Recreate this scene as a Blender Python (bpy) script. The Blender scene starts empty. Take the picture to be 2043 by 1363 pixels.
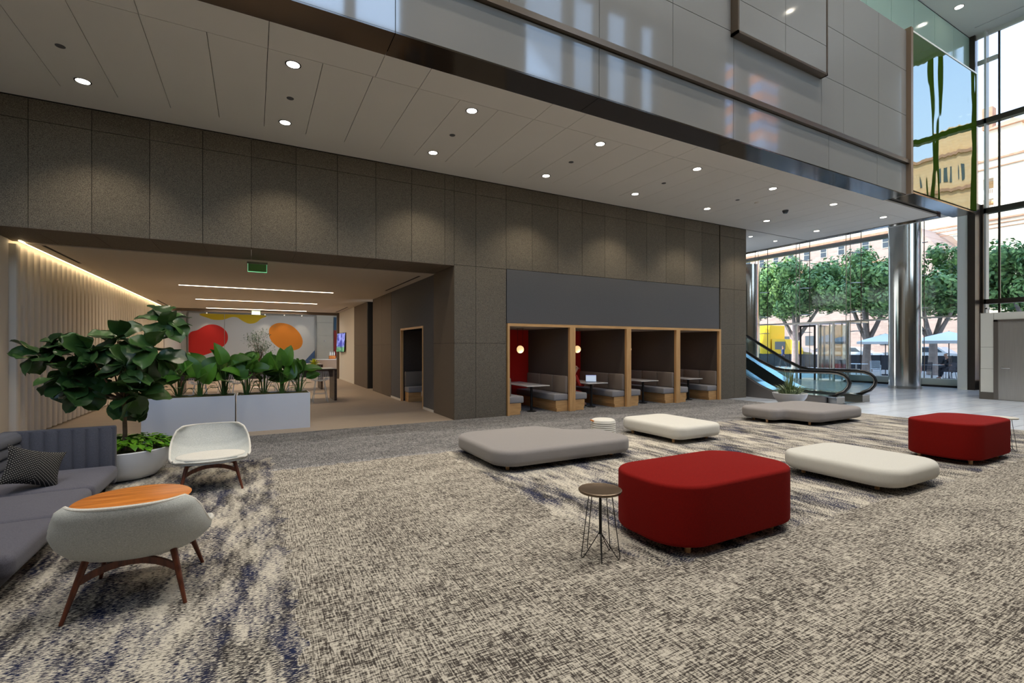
SKY = 4.6; SUN = 9; PDL = 115; PLED = 66; PTALL = 880; EXPO = 0.15
import bpy, bmesh, math, random
from mathutils import Vector, Matrix, Euler, noise as mnoise
C = bpy.context.scene.collection
PI = math.pi
H = 1.6
YW = 9.86      # face of the stone wall
XG = 24.83     # street glazing
XL, XR = -3.62, 3.90   # corridor side walls

# ------------------------------------------------------------------ helpers
def s2l(c):
    c = c/255.0
    return c/12.92 if c <= 0.04045 else ((c+0.055)/1.055)**2.4
def rgb(r, g, b): return (s2l(r), s2l(g), s2l(b), 1.0)

class MB:
    def __init__(self):
        self.v = []; self.f = []
    def add(self, vs, fs):
        n = len(self.v); self.v += [tuple(p) for p in vs]
        self.f += [tuple(i+n for i in f) for f in fs]; return self
    def box(self, x0, x1, y0, y1, z0, z1, M=None):
        vs = [(x, y, z) for z in (z0, z1) for y in (y0, y1) for x in (x0, x1)]
        if M: vs = [M @ Vector(p) for p in vs]
        return self.add(vs, [(0,2,3,1),(4,5,7,6),(0,1,5,4),(2,6,7,3),(0,4,6,2),(1,3,7,5)])
    def bbox(self, x0, x1, y0, y1, z0, z1, r=0.01, n=3, M=None):
        """box with rounded vertical and top/bottom edges"""
        o = rrect((x0+x1)/2, (y0+y1)/2, x1-x0, y1-y0, min(r*1.01, (x1-x0)/2.02, (y1-y0)/2.02), n)
        return self.pad(o, z0, z1, min(r, (z1-z0)/2.01), n, M=M)
    def pad(self, out, z0, z1, r, n=5, crown=0.0, r2=None, M=None):
        """closed outline swept up with rounded lower and upper edges"""
        if r2 is None: r2 = r
        N = len(out); nor = []
        for i in range(N):
            a = Vector(out[i-1]); b = Vector(out[(i+1) % N]); t = (b-a)
            if t.length < 1e-9: t = Vector((1, 0))
            t.normalize(); nor.append(Vector((t.y, -t.x)))
        rings = []
        for k in range(n+1):
            a = PI/2*k/n; rings.append((r*(1-math.sin(a)), z0+r*(1-math.cos(a))))
        for k in range(n+1):
            a = PI/2*k/n; rings.append((r2*(1-math.cos(a)), z1-r2*(1-math.sin(a))))
        vs = []; fs = []
        for ins, z in rings:
            for i in range(N):
                p = Vector(out[i])-nor[i]*ins; vs.append((p.x, p.y, z))
        R = len(rings)
        for k in range(R-1):
            for i in range(N):
                j = (i+1) % N
                fs.append((k*N+i, k*N+j, (k+1)*N+j, (k+1)*N+i))
        cx = sum(p[0] for p in out)/N; cy = sum(p[1] for p in out)/N
        if crown:
            base = (R-1)*N; last = base
            for q, (t, h) in enumerate(((0.8, .45), (0.5, .85))):
                st = len(vs)
                for i in range(N):
                    x, y, z = vs[base+i]; vs.append((cx+(x-cx)*t, cy+(y-cy)*t, z1+crown*h))
                for i in range(N):
                    j = (i+1) % N; fs.append((last+i, last+j, st+j, st+i))
                last = st
            vs.append((cx, cy, z1+crown)); c = len(vs)-1
            for i in range(N): fs.append((last+i, last+(i+1) % N, c))
        else:
            fs.append(tuple((R-1)*N+i for i in range(N)))
        fs.append(tuple(reversed(range(N))))
        if M: vs = [M @ Vector(p) for p in vs]
        return self.add(vs, fs)
    def prism(self, out, z0, z1):
        N = len(out); vs = [(p[0], p[1], z0) for p in out]+[(p[0], p[1], z1) for p in out]
        fs = [(i, (i+1) % N, N+(i+1) % N, N+i) for i in range(N)]
        fs += [tuple(reversed(range(N))), tuple(range(N, 2*N))]
        return self.add(vs, fs)
    def xprism(self, out, x0, x1):
        """outline of (y, z) extruded along x"""
        N = len(out); vs = [(x0, p[0], p[1]) for p in out]+[(x1, p[0], p[1]) for p in out]
        fs = [(i, (i+1) % N, N+(i+1) % N, N+i) for i in range(N)]
        fs += [tuple(reversed(range(N))), tuple(range(N, 2*N))]
        return self.add(vs, fs)
    def yprism(self, out, y0, y1):
        N = len(out); vs = [(p[0], y0, p[1]) for p in out]+[(p[0], y1, p[1]) for p in out]
        fs = [(i, (i+1) % N, N+(i+1) % N, N+i) for i in range(N)]
        fs += [tuple(reversed(range(N))), tuple(range(N, 2*N))]
        return self.add(vs, fs)
    def tube(self, pts, r, n=8, closed=False, cap=True):
        P = [Vector(p) for p in pts]; L = len(P)
        R = r if isinstance(r, (list, tuple)) else [r]*L
        vs = []; fs = []; up = None
        for i in range(L):
            if closed: t = P[(i+1) % L]-P[i-1]
            else: t = P[min(i+1, L-1)]-P[max(i-1, 0)]
            if t.length < 1e-9: t = Vector((0, 0, 1))
            t.normalize()
            if up is None:
                up = Vector((0, 0, 1)) if abs(t.z) < 0.9 else Vector((1, 0, 0))
            a = up-t*up.dot(t)
            if a.length < 1e-6: a = t.orthogonal()
            a.normalize(); up = a; b = t.cross(a)
            for k in range(n):
                an = 2*PI*k/n; q = P[i]+(a*math.cos(an)+b*math.sin(an))*R[i]; vs.append(q)
        for i in range(L if closed else L-1):
            for k in range(n):
                i2 = (i+1) % L; k2 = (k+1) % n
                fs.append((i*n+k, i*n+k2, i2*n+k2, i2*n+k))
        if cap and not closed:
            fs.append(tuple(reversed(range(n)))); fs.append(tuple((L-1)*n+k for k in range(n)))
        return self.add(vs, fs)
    def cyl(self, p, r, h, n=32, r2=None):
        r2 = r if r2 is None else r2
        return self.tube([p, (p[0], p[1], p[2]+h)], [r, r2], n)
    def lathe(self, prof, c=(0, 0, 0), n=40, sx=1, sy=1):
        vs = []; fs = []; L = len(prof)
        for (r, z) in prof:
            for k in range(n):
                a = 2*PI*k/n; vs.append((c[0]+r*sx*math.cos(a), c[1]+r*sy*math.sin(a), c[2]+z))
        for i in range(L-1):
            for k in range(n):
                k2 = (k+1) % n; fs.append((i*n+k, i*n+k2, (i+1)*n+k2, (i+1)*n+k))
        fs.append(tuple(reversed(range(n)))); fs.append(tuple((L-1)*n+k for k in range(n)))
        return self.add(vs, fs)
    def grid(self, fn, nu, nv):
        vs = [fn(i/nu, j/nv) for j in range(nv+1) for i in range(nu+1)]
        fs = [(j*(nu+1)+i, j*(nu+1)+i+1, (j+1)*(nu+1)+i+1, (j+1)*(nu+1)+i) for j in range(nv) for i in range(nu)]
        return self.add(vs, fs)

def rrect(cx, cy, w, d, r, n=6):
    pts = []
    for (sx, sy, a0) in ((1, -1, -90), (1, 1, 0), (-1, 1, 90), (-1, -1, 180)):
        x = cx+sx*(w/2-r); y = cy+sy*(d/2-r)
        for k in range(n+1):
            a = math.radians(a0+90*k/n); pts.append((x+r*math.cos(a), y+r*math.sin(a)))
    return pts
def fillet(poly, rad, n=6):
    """counter-clockwise polygon with each corner rounded by its own radius"""
    out = []; N = len(poly)
    for i in range(N):
        p = Vector(poly[i]); a = (Vector(poly[i-1])-p).normalized(); b = (Vector(poly[(i+1) % N])-p).normalized()
        r = rad[i] if isinstance(rad, (list, tuple)) else rad
        ang = a.angle(b); d = r/math.tan(ang/2)
        p0 = p+a*d; p1 = p+b*d; c = p+(a+b).normalized()*(r/math.sin(ang/2))
        a0 = math.atan2(p0.y-c.y, p0.x-c.x); a1 = math.atan2(p1.y-c.y, p1.x-c.x)
        while a1-a0 > PI: a1 -= 2*PI
        while a1-a0 < -PI: a1 += 2*PI
        for k in range(n+1):
            t = a0+(a1-a0)*k/n; out.append((c.x+r*math.cos(t), c.y+r*math.sin(t)))
    return out

def tag(o, label=None, cat=None, group=None, kind=None):
    if label: o['label'] = label
    if cat: o['category'] = cat
    if group: o['group'] = group
    if kind: o['kind'] = kind
    return o
def obj(name, mb, m, parent=None, smooth=True, world=True, angle=35):
    """one mesh object; given in world coordinates when world is set and the parent is unrotated"""
    me = bpy.data.meshes.new(name)
    off = Vector((0, 0, 0))
    p = parent
    if world:
        while p is not None: off += p.location; p = p.parent
    me.from_pydata([Vector(v)-off for v in mb.v], [], mb.f); me.update()
    bm = bmesh.new(); bm.from_mesh(me); bmesh.ops.recalc_face_normals(bm, faces=bm.faces)
    if smooth:
        for f in bm.faces: f.smooth = True
        lim = math.radians(angle)
        for e in bm.edges:
            if len(e.link_faces) == 2 and e.calc_face_angle(0) > lim: e.smooth = False
    bm.to_mesh(me); bm.free()
    o = bpy.data.objects.new(name, me); C.objects.link(o)
    if m: me.materials.append(m)
    if parent: o.parent = parent
    return o
def thing(name, label, cat, loc=(0, 0, 0), rz=0, group=None):
    o = bpy.data.objects.new(name, None); C.objects.link(o)
    o.empty_display_size = 0.1
    o.location = loc; o.rotation_euler = (0, 0, rz)
    return tag(o, label, cat, group)
def single(name, mb, m, label, cat, group=None, smooth=True, loc=None, rz=0):
    """a thing that is one mesh; loc given = vertices are local"""
    if loc is None:
        n = max(len(mb.v), 1); cx = sum(v[0] for v in mb.v)/n; cy = sum(v[1] for v in mb.v)/n; cz = min(v[2] for v in mb.v)
        mb.v = [(v[0]-cx, v[1]-cy, v[2]-cz) for v in mb.v]; loc = (cx, cy, cz)
    o = obj(name, mb, m, None, smooth); o.location = loc; o.rotation_euler = (0, 0, rz)
    return tag(o, label, cat, group)
def struct(name, mb, m, parent=None, smooth=False):
    o = obj(name, mb, m, parent, smooth)
    if parent is None: o['kind'] = 'structure'
    return o
def kids(o): return [c for c in bpy.data.objects if c.parent == o]
def dup(root, loc=None, rz=None, label=None, group=None, scale=None):
    r = root.copy(); C.objects.link(r)
    if loc is not None: r.location = loc
    if rz is not None: r.rotation_euler = (0, 0, rz)
    if scale is not None: r.scale = scale
    if label: r['label'] = label
    if group: r['group'] = group
    for ch in kids(root):
        c = ch.copy(); C.objects.link(c); c.parent = r
        for g in kids(ch):
            d = g.copy(); C.objects.link(d); d.parent = c
    return r
def remat(root, name, m):
    for ch in kids(root):
        if ch.name.split('.')[0] == name:
            ch.data = ch.data.copy(); ch.data.materials.clear(); ch.data.materials.append(m)

# ------------------------------------------------------------------ materials
def newmat(name):
    m = bpy.data.materials.new(name); m.use_nodes = True
    nt = m.node_tree; b = nt.nodes['Principled BSDF']; return m, nt, b
def N(nt, t, **kw):
    n = nt.nodes.new(t)
    for k, v in kw.items():
        if k in n.inputs: n.inputs[k].default_value = v
        else: setattr(n, k, v)
    return n
def mat(name, col, rough=0.6, metal=0.0, nscale=0, namt=0.15, bump=0, bscale=200, spec=0.5, stretch=None, sheen=0, coat=0):
    m, nt, b = newmat(name); L = nt.links
    b.inputs['Base Color'].default_value = col
    b.inputs['Roughness'].default_value = rough
    b.inputs['Metallic'].default_value = metal
    b.inputs['Specular IOR Level'].default_value = spec
    if sheen: b.inputs['Sheen Weight'].default_value = sheen
    if coat: b.inputs['Coat Weight'].default_value = coat
    if nscale or bump:
        tc = N(nt, 'ShaderNodeTexCoord'); src = tc.outputs['Object']
        if stretch:
            mp = N(nt, 'ShaderNodeMapping'); mp.inputs['Scale'].default_value = stretch
            L.new(src, mp.inputs[0]); src = mp.outputs[0]
    if nscale:
        n = N(nt, 'ShaderNodeTexNoise'); n.inputs['Scale'].default_value = nscale; n.inputs['Detail'].default_value = 4
        L.new(src, n.inputs['Vector'])
        r = N(nt, 'ShaderNodeMapRange'); r.inputs['From Min'].default_value = .3; r.inputs['From Max'].default_value = .7
        r.inputs['To Min'].default_value = 1-namt; r.inputs['To Max'].default_value = 1+namt
        L.new(n.outputs['Fac'], r.inputs['Value'])
        mx = N(nt, 'ShaderNodeVectorMath', operation='SCALE'); mx.inputs[0].default_value = col[:3]
        L.new(r.outputs[0], mx.inputs['Scale']); L.new(mx.outputs[0], b.inputs['Base Color'])
    if bump:
        n = N(nt, 'ShaderNodeTexNoise'); n.inputs['Scale'].default_value = bscale; n.inputs['Detail'].default_value = 2
        L.new(src, n.inputs['Vector'])
        bp = N(nt, 'ShaderNodeBump'); bp.inputs['Strength'].default_value = bump; bp.inputs['Distance'].default_value = 0.004
        L.new(n.outputs['Fac'], bp.inputs['Height']); L.new(bp.outputs[0], b.inputs['Normal'])
    return m
def emit(name, col, strength):
    m, nt, b = newmat(name)
    b.inputs['Base Color'].default_value = (0.8, 0.8, 0.8, 1)
    b.inputs['Emission Color'].default_value = col; b.inputs['Emission Strength'].default_value = strength
    return m
def glassmat(name, tint=(1, 1, 1, 1), refl=1.0, ior=1.45):
    m = bpy.data.materials.new(name); m.use_nodes = True; nt = m.node_tree; nt.nodes.clear(); L = nt.links
    o = N(nt, 'ShaderNodeOutputMaterial'); t = N(nt, 'ShaderNodeBsdfTransparent'); t.inputs[0].default_value = tint
    g = N(nt, 'ShaderNodeBsdfGlossy'); g.inputs['Roughness'].default_value = 0.01
    fr = N(nt, 'ShaderNodeFresnel'); fr.inputs['IOR'].default_value = ior
    mu = N(nt, 'ShaderNodeMath', operation='MULTIPLY'); mu.inputs[1].default_value = refl
    mx = N(nt, 'ShaderNodeMixShader')
    L.new(fr.outputs[0], mu.inputs[0]); L.new(mu.outputs[0], mx.inputs[0]); L.new(t.outputs[0], mx.inputs[1]); L.new(g.outputs[0], mx.inputs[2])
    L.new(mx.outputs[0], o.inputs[0]); return m
def math_(nt, op, a, b=None, clamp=False):
    n = N(nt, 'ShaderNodeMath', operation=op); n.use_clamp = clamp
    for i, v in enumerate((a, b)):
        if v is None: continue
        if isinstance(v, (int, float)): n.inputs[i].default_value = v
        else: nt.links.new(v, n.inputs[i])
    return n.outputs[0]
def mixc(nt, f, a, b):
    n = N(nt, 'ShaderNodeMix', data_type='RGBA')
    for s, v in ((n.inputs[0], f), (n.inputs[6], a), (n.inputs[7], b)):
        if isinstance(v, (int, float, tuple)): s.default_value = v
        else: nt.links.new(v, s)
    return n.outputs[2]
def ramp(nt, v, lo, hi):
    n = N(nt, 'ShaderNodeMapRange'); n.inputs['From Min'].default_value = lo; n.inputs['From Max'].default_value = hi
    n.clamp = True; nt.links.new(v, n.inputs['Value']); return n.outputs[0]
def noise_(nt, vec, scale, detail=3, rough=.6):
    n = N(nt, 'ShaderNodeTexNoise'); n.inputs['Scale'].default_value = scale; n.inputs['Detail'].default_value = detail
    n.inputs['Roughness'].default_value = rough; nt.links.new(vec, n.inputs['Vector']); return n.outputs['Fac']
def scaled(nt, vec, s):
    n = N(nt, 'ShaderNodeMapping'); n.inputs['Scale'].default_value = s; nt.links.new(vec, n.inputs[0]); return n.outputs[0]

def carpet_mat():
    m, nt, b = newmat('carpet'); L = nt.links
    b.inputs['Roughness'].default_value = 0.95; b.inputs['Specular IOR Level'].default_value = 0.1
    geo = N(nt, 'ShaderNodeNewGeometry'); pos = geo.outputs['Position']
    sep = N(nt, 'ShaderNodeSeparateXYZ'); L.new(pos, sep.inputs[0]); x, y = sep.outputs[0], sep.outputs[1]
    # woven cross-hatch of strokes along x and along y
    a = noise_(nt, scaled(nt, pos, (14, 110, 1)), 1, 2, .6)
    c = noise_(nt, scaled(nt, pos, (110, 14, 1)), 1, 2, .6)
    f = noise_(nt, pos, 60, 2, .6)
    big = noise_(nt, scaled(nt, pos, (1.4, 3.5, 1)), 1, 2, .5)
    w = math_(nt, 'ADD', math_(nt, 'MULTIPLY', a, .42), math_(nt, 'MULTIPLY', c, .34))
    w = math_(nt, 'ADD', w, math_(nt, 'MULTIPLY', f, .24))
    w = math_(nt, 'ADD', w, math_(nt, 'MULTIPLY', math_(nt, 'SUBTRACT', big, .5), .10))
    la = noise_(nt, scaled(nt, pos, (3.5, 130, 1)), 1, 2, .5); lb = noise_(nt, scaled(nt, pos, (130, 3.5, 1)), 1, 2, .5)
    w = math_(nt, 'ADD', w, math_(nt, 'MULTIPLY', math_(nt, 'SUBTRACT', math_(nt, 'ADD', la, lb), 1.0), .22))
    plain = ramp(nt, w, .45, .56)
    lightc = rgb(188, 181, 169); darkc = rgb(62, 57, 54)
    colp = mixc(nt, plain, darkc, lightc)
    # distressed fields, strokes along x, bands along y
    s1 = noise_(nt, scaled(nt, pos, (36, 125, 1)), 1, 2, .65)
    s2 = noise_(nt, scaled(nt, pos, (2.6, .75, 1)), 1, 5, .62)
    s3 = noise_(nt, scaled(nt, pos, (9, 2.2, 1)), 1, 3, .6)
    d = math_(nt, 'ADD', math_(nt, 'MULTIPLY', s1, .62), math_(nt, 'MULTIPLY', s2, .38))
    d = math_(nt, 'ADD', d, math_(nt, 'MULTIPLY', math_(nt, 'SUBTRACT', s3, .5), .28))
    dm = ramp(nt, d, .468, .548)
    navy = mixc(nt, ramp(nt, noise_(nt, scaled(nt, pos, (4, 2, 1)), 1, 3), .42, .58), rgb(50, 48, 50), rgb(34, 40, 66))
    cold = mixc(nt, dm, navy, rgb(194, 187, 174))
    # field masks with slightly ragged edges
    rg = math_(nt, 'MULTIPLY', math_(nt, 'SUBTRACT', noise_(nt, scaled(nt, pos, (5, 5, 1)), 1, 4), .5), .35)
    xr = math_(nt, 'ADD', x, rg); yr = math_(nt, 'ADD', y, rg)
    r1 = math_(nt, 'MULTIPLY', math_(nt, 'LESS_THAN', xr, .22), math_(nt, 'LESS_THAN', yr, 7.75))
    r2 = math_(nt, 'MULTIPLY', math_(nt, 'GREATER_THAN', xr, 2.56), math_(nt, 'GREATER_THAN', yr, 2.52))
    r2 = math_(nt, 'MULTIPLY', r2, math_(nt, 'LESS_THAN', yr, 6.9))
    fld = math_(nt, 'MAXIMUM', r1, r2)
    col = mixc(nt, fld, colp, cold)
    # band of darker grey carpet beside the stone wall
    far = math_(nt, 'GREATER_THAN', yr, 6.9)
    r1n = math_(nt, 'SUBTRACT', 1.0, r1)
    farm = math_(nt, 'MULTIPLY', math_(nt, 'MULTIPLY', far, r1n), .75)
    colf = mixc(nt, plain, rgb(74, 76, 82), rgb(160, 160, 164))
    col = mixc(nt, farm, col, colf)
    L.new(col, b.inputs['Base Color'])
    bp = N(nt, 'ShaderNodeBump'); bp.inputs['Strength'].default_value = .35; bp.inputs['Distance'].default_value = .004
    L.new(w, bp.inputs['Height']); L.new(bp.outputs[0], b.inputs['Normal'])
    return m
def granite_mat(name, lo, hi, cell=True, x0=-3.011, dx=.7435, axis=0):
    m, nt, b = newmat(name); L = nt.links
    b.inputs['Roughness'].default_value = 0.7; b.inputs['Specular IOR Level'].default_value = 0.25
    geo = N(nt, 'ShaderNodeNewGeometry'); pos = geo.outputs['Position']
    sp = noise_(nt, pos, 120, 3, .8); sp2 = noise_(nt, pos, 240, 1, .5)
    v = math_(nt, 'ADD', math_(nt, 'MULTIPLY', sp, .6), math_(nt, 'MULTIPLY', sp2, .4))
    col = mixc(nt, ramp(nt, v, .42, .60), lo, hi)
    sep = N(nt, 'ShaderNodeSeparateXYZ'); L.new(pos, sep.inputs[0])
    cx = math_(nt, 'FLOOR', math_(nt, 'DIVIDE', math_(nt, 'SUBTRACT', sep.outputs[axis], x0), dx))
    wn = N(nt, 'ShaderNodeTexWhiteNoise', noise_dimensions='1D'); L.new(cx, wn.inputs['W'])
    k = math_(nt, 'ADD', math_(nt, 'MULTIPLY', wn.outputs['Value'], .18), .91)
    sc = N(nt, 'ShaderNodeVectorMath', operation='SCALE'); L.new(col, sc.inputs[0]); L.new(k, sc.inputs['Scale'])
    L.new(sc.outputs[0], b.inputs['Base Color'])
    bp = N(nt, 'ShaderNodeBump'); bp.inputs['Strength'].default_value = .3; bp.inputs['Distance'].default_value = .003
    L.new(sp, bp.inputs['Height']); L.new(bp.outputs[0], b.inputs['Normal'])
    return m
def fabric(name, c0, c1, scale=260, rough=.95, sheen=.15):
    """woven cloth: two yarn colours mixed by fine noise"""
    m, nt, b = newmat(name); L = nt.links
    b.inputs['Roughness'].default_value = rough; b.inputs['Specular IOR Level'].default_value = .15
    b.inputs['Sheen Weight'].default_value = sheen
    tc = N(nt, 'ShaderNodeTexCoord'); v = tc.outputs['Object']
    a = noise_(nt, v, scale, 2, .7); w = noise_(nt, scaled(nt, v, (scale*.3, scale*1.2, scale)), 1, 1)
    q = math_(nt, 'ADD', math_(nt, 'MULTIPLY', a, .6), math_(nt, 'MULTIPLY', w, .4))
    L.new(mixc(nt, ramp(nt, q, .38, .62), c0, c1), b.inputs['Base Color'])
    bp = N(nt, 'ShaderNodeBump'); bp.inputs['Strength'].default_value = .3; bp.inputs['Distance'].default_value = .002
    L.new(a, bp.inputs['Height']); L.new(bp.outputs[0], b.inputs['Normal'])
    return m
def wood(name, c0, c1, sc=(3, 3, 3), rough=.45, coords='Object'):
    m, nt, b = newmat(name); L = nt.links
    b.inputs['Roughness'].default_value = rough
    tc = N(nt, 'ShaderNodeTexCoord')
    v = scaled(nt, tc.outputs[coords], sc); q = noise_(nt, v, 1, 5, .6)
    L.new(mixc(nt, ramp(nt, q, .35, .65), c0, c1), b.inputs['Base Color'])
    return m

M = {}
M['carpet'] = carpet_mat()
M['granite'] = granite_mat('granite', rgb(66, 61, 54), rgb(140, 131, 116))
M['granite_side'] = granite_mat('granite_side', rgb(78, 70, 62), rgb(126, 114, 100), axis=1, x0=9.86, dx=1.37)
M['joint'] = mat('joint', rgb(40, 36, 32), .9)
M['ceil'] = mat('ceiling_panel', rgb(222, 219, 213), .9, nscale=.5, namt=.03)
M['white'] = mat('white_paint', rgb(222, 218, 210), .8)
M['ceil2'] = mat('corridor_ceiling', rgb(205, 196, 184), .9)
M['flute'] = mat('fluted_panel', rgb(226, 218, 205), .75)
M['trim_dark'] = mat('dark_bronze', rgb(74, 66, 58), .35, .7)
M['reveal'] = mat('reveal', rgb(30, 28, 26), .8)
M['grey_panel'] = mat('grey_acoustic_panel', rgb(92, 92, 94), .95, nscale=60, namt=.1)
M['oak'] = wood('light_oak', rgb(196, 150, 96), rgb(222, 178, 122), (30, 30, 1.6))
M['oak_h'] = wood('light_oak_horizontal', rgb(196, 150, 96), rgb(222, 178, 122), (2, 2, 28))
M['walnut'] = wood('walnut', rgb(72, 34, 20), rgb(112, 58, 36), (40, 40, 3), .35)
M['orangewood'] = wood('orange_wood', rgb(176, 98, 30), rgb(214, 132, 56), (3, 26, 10), .35)
M['darkwood'] = wood('dark_wood', rgb(58, 42, 34), rgb(84, 64, 52), (3, 3, 20), .4)
M['booth_dark'] = fabric('booth_dark_felt', rgb(70, 62, 58), rgb(88, 78, 72), 120)
M['booth_red'] = mat('booth_red_felt', rgb(190, 22, 14), .9)
M['bench'] = fabric('bench_grey_cloth', rgb(138, 136, 138), rgb(160, 158, 160), 200)
M['bench_back'] = fabric('bench_back_cloth', rgb(122, 112, 104), rgb(146, 134, 124), 200)
M['stone_top'] = mat('pale_table_top', rgb(205, 202, 200), .3)
M['black'] = mat('black_metal', rgb(26, 25, 25), .45, .3)
M['sofa'] = fabric('sofa_slate_cloth', rgb(74, 74, 84), rgb(98, 97, 108), 300)
M['sofa_back'] = fabric('sofa_back_cloth', rgb(62, 64, 74), rgb(82, 84, 94), 300)
M['shell'] = fabric('pale_grey_wool', rgb(158, 162, 160), rgb(208, 210, 206), 340)
M['shell_in'] = fabric('cream_wool', rgb(196, 194, 186), rgb(226, 222, 214), 340)
M['red'] = fabric('red_wool', rgb(96, 9, 7), rgb(142, 24, 18), 420, .95, 0)
M['ott_grey'] = fabric('mid_grey_wool', rgb(122, 118, 118), rgb(146, 142, 141), 420)
M['ott_white'] = fabric('off_white_wool', rgb(188, 186, 180), rgb(212, 210, 203), 420)
M['peg'] = wood('peg_beech', rgb(206, 160, 112), rgb(226, 184, 138), (8, 8, 3))
M['bronze_top'] = mat('bronze_table_top', rgb(112, 96, 80), .35, .6, nscale=8, namt=.12)
M['pot_white'] = mat('white_pot', rgb(226, 228, 232), .35, nscale=3, namt=.03)
M['planter_white'] = mat('white_planter', rgb(214, 220, 230), .45)
M['soil'] = mat('mossy_soil', rgb(84, 80, 36), 1, nscale=30, namt=.5, bump=.6, bscale=60)
M['trunk'] = mat('bark', rgb(110, 84, 62), .9, nscale=20, namt=.3)
def leafmat(name, c0, c1, rough=.4, scale=3):
    m, nt, b = newmat(name); L = nt.links
    b.inputs['Roughness'].default_value = rough
    tc = N(nt, 'ShaderNodeTexCoord'); q = noise_(nt, tc.outputs['Object'], scale, 2)
    geo = N(nt, 'ShaderNodeNewGeometry')
    q = math_(nt, 'ADD', math_(nt, 'MULTIPLY', q, .5), math_(nt, 'MULTIPLY', geo.outputs['Random Per Island'], .5))
    L.new(mixc(nt, ramp(nt, q, .2, .85), c0, c1), b.inputs['Base Color'])
    return m
M['fig'] = leafmat('fig_leaf', rgb(24, 48, 24), rgb(78, 116, 56), .34, 5)
M['paddle'] = leafmat('paddle_leaf', rgb(28, 66, 20), rgb(92, 146, 46), .42, 4)
M['paddle_stem'] = mat('paddle_stem', rgb(70, 100, 40), .6)
M['pothos'] = leafmat('pothos_leaf', rgb(44, 108, 14), rgb(140, 200, 50), .4, 9)
M['grass'] = leafmat('striped_blade', rgb(52, 84, 44), rgb(170, 184, 136), .5, 14)
M['olive'] = leafmat('olive_leaf', rgb(70, 96, 80), rgb(110, 136, 112), .6, 8)
M['street_leaf'] = leafmat('street_leaf', rgb(48, 92, 52), rgb(160, 196, 110), .55, 1.2)
M['street_bark'] = mat('street_bark', rgb(142, 128, 122), .9, nscale=4, namt=.2)
M['chrome'] = mat('polished_steel', rgb(205, 205, 208), .12, 1.0)
M['steel'] = mat('brushed_steel', rgb(170, 168, 164), .28, 1.0, nscale=2, namt=.06, stretch=(1, 1, 30))
M['door_steel'] = mat('steel_door_skin', rgb(176, 174, 170), .22, .6, nscale=2, namt=.06, stretch=(40, 40, 1))
M['column'] = mat('column_steel', rgb(205, 203, 198), .13, 1.0, nscale=1, namt=.05, stretch=(6, 6, .3))
M['rubber'] = mat('handrail_rubber', rgb(26, 26, 28), .3)
M['core'] = mat('pale_stone_panel', rgb(206, 206, 198), .35, nscale=2, namt=.03)
M['tile'] = None
M['glass'] = glassmat('window_glass', (.74, .78, .78, 1), .75)
M['glass_clear'] = glassmat('clear_window_glass', (.95, .98, .97, 1), .75)
M['glass_green'] = glassmat('balustrade_glass', (.86, .96, .96, 1), 1.0)
M['pale_green'] = mat('pale_green_glass_panel', rgb(188, 214, 196), .12, 0, spec=.8)
M['fascia'] = mat('lacquered_metal_panel', rgb(150, 147, 142), .06, .42, nscale=.6, namt=.02)
M['fascia_dark'] = mat('soffit_metal', rgb(118, 110, 102), .1, .95)
M['groove'] = mat('dark_groove', rgb(30, 28, 26), .9)
def tile_mat():
    m, nt, b = newmat('floor_tile'); L = nt.links
    geo = N(nt, 'ShaderNodeNewGeometry'); pos = geo.outputs['Position']
    br = N(nt, 'ShaderNodeTexBrick'); br.inputs['Scale'].default_value = 1.0
    br.inputs['Brick Width'].default_value = 1.2; br.inputs['Row Height'].default_value = .6; br.inputs['Mortar Size'].default_value = .004
    br.inputs['Color1'].default_value = rgb(206, 216, 232); br.inputs['Color2'].default_value = rgb(220, 228, 240); br.inputs['Mortar'].default_value = rgb(130, 128, 124)
    L.new(pos, br.inputs['Vector'])
    n = noise_(nt, scaled(nt, pos, (.8, 5, 1)), 1, 3)
    k = N(nt, 'ShaderNodeVectorMath', operation='SCALE'); L.new(br.outputs['Color'], k.inputs[0]); L.new(math_(nt, 'ADD', math_(nt, 'MULTIPLY', n, .3), .85), k.inputs['Scale'])
    L.new(k.outputs[0], b.inputs['Base Color']); b.inputs['Roughness'].default_value = .22; b.inputs['Specular IOR Level'].default_value = .7
    return m
M['tile'] = tile_mat()
M['corr_floor'] = mat('corridor_floor', rgb(176, 160, 142), .55, nscale=1, namt=.12, stretch=(2, 40, 1))
def mirror_mat():
    m = bpy.data.materials.new('green_mirror_glass'); m.use_nodes = True; nt = m.node_tree; nt.nodes.clear(); L = nt.links
    o = N(nt, 'ShaderNodeOutputMaterial'); g = N(nt, 'ShaderNodeBsdfGlossy'); g.inputs['Roughness'].default_value = .015
    g.inputs['Color'].default_value = (.37, .39, .40, 1)
    d = N(nt, 'ShaderNodeBsdfDiffuse'); d.inputs['Color'].default_value = rgb(96, 140, 24)
    mx = N(nt, 'ShaderNodeMixShader'); mx.inputs[0].default_value = .85
    tc = N(nt, 'ShaderNodeTexCoord'); n = noise_(nt, scaled(nt, tc.outputs['Object'], (1.6, 1.6, .5)), 1, 1, .4)
    bp = N(nt, 'ShaderNodeBump'); bp.inputs['Strength'].default_value = .22; bp.inputs['Distance'].default_value = .05
    L.new(n, bp.inputs['Height']); L.new(bp.outputs[0], g.inputs['Normal'])
    L.new(d.outputs[0], mx.inputs[1]); L.new(g.outputs[0], mx.inputs[2]); L.new(mx.outputs[0], o.inputs[0])
    return m
M['mirror'] = mirror_mat()
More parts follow.
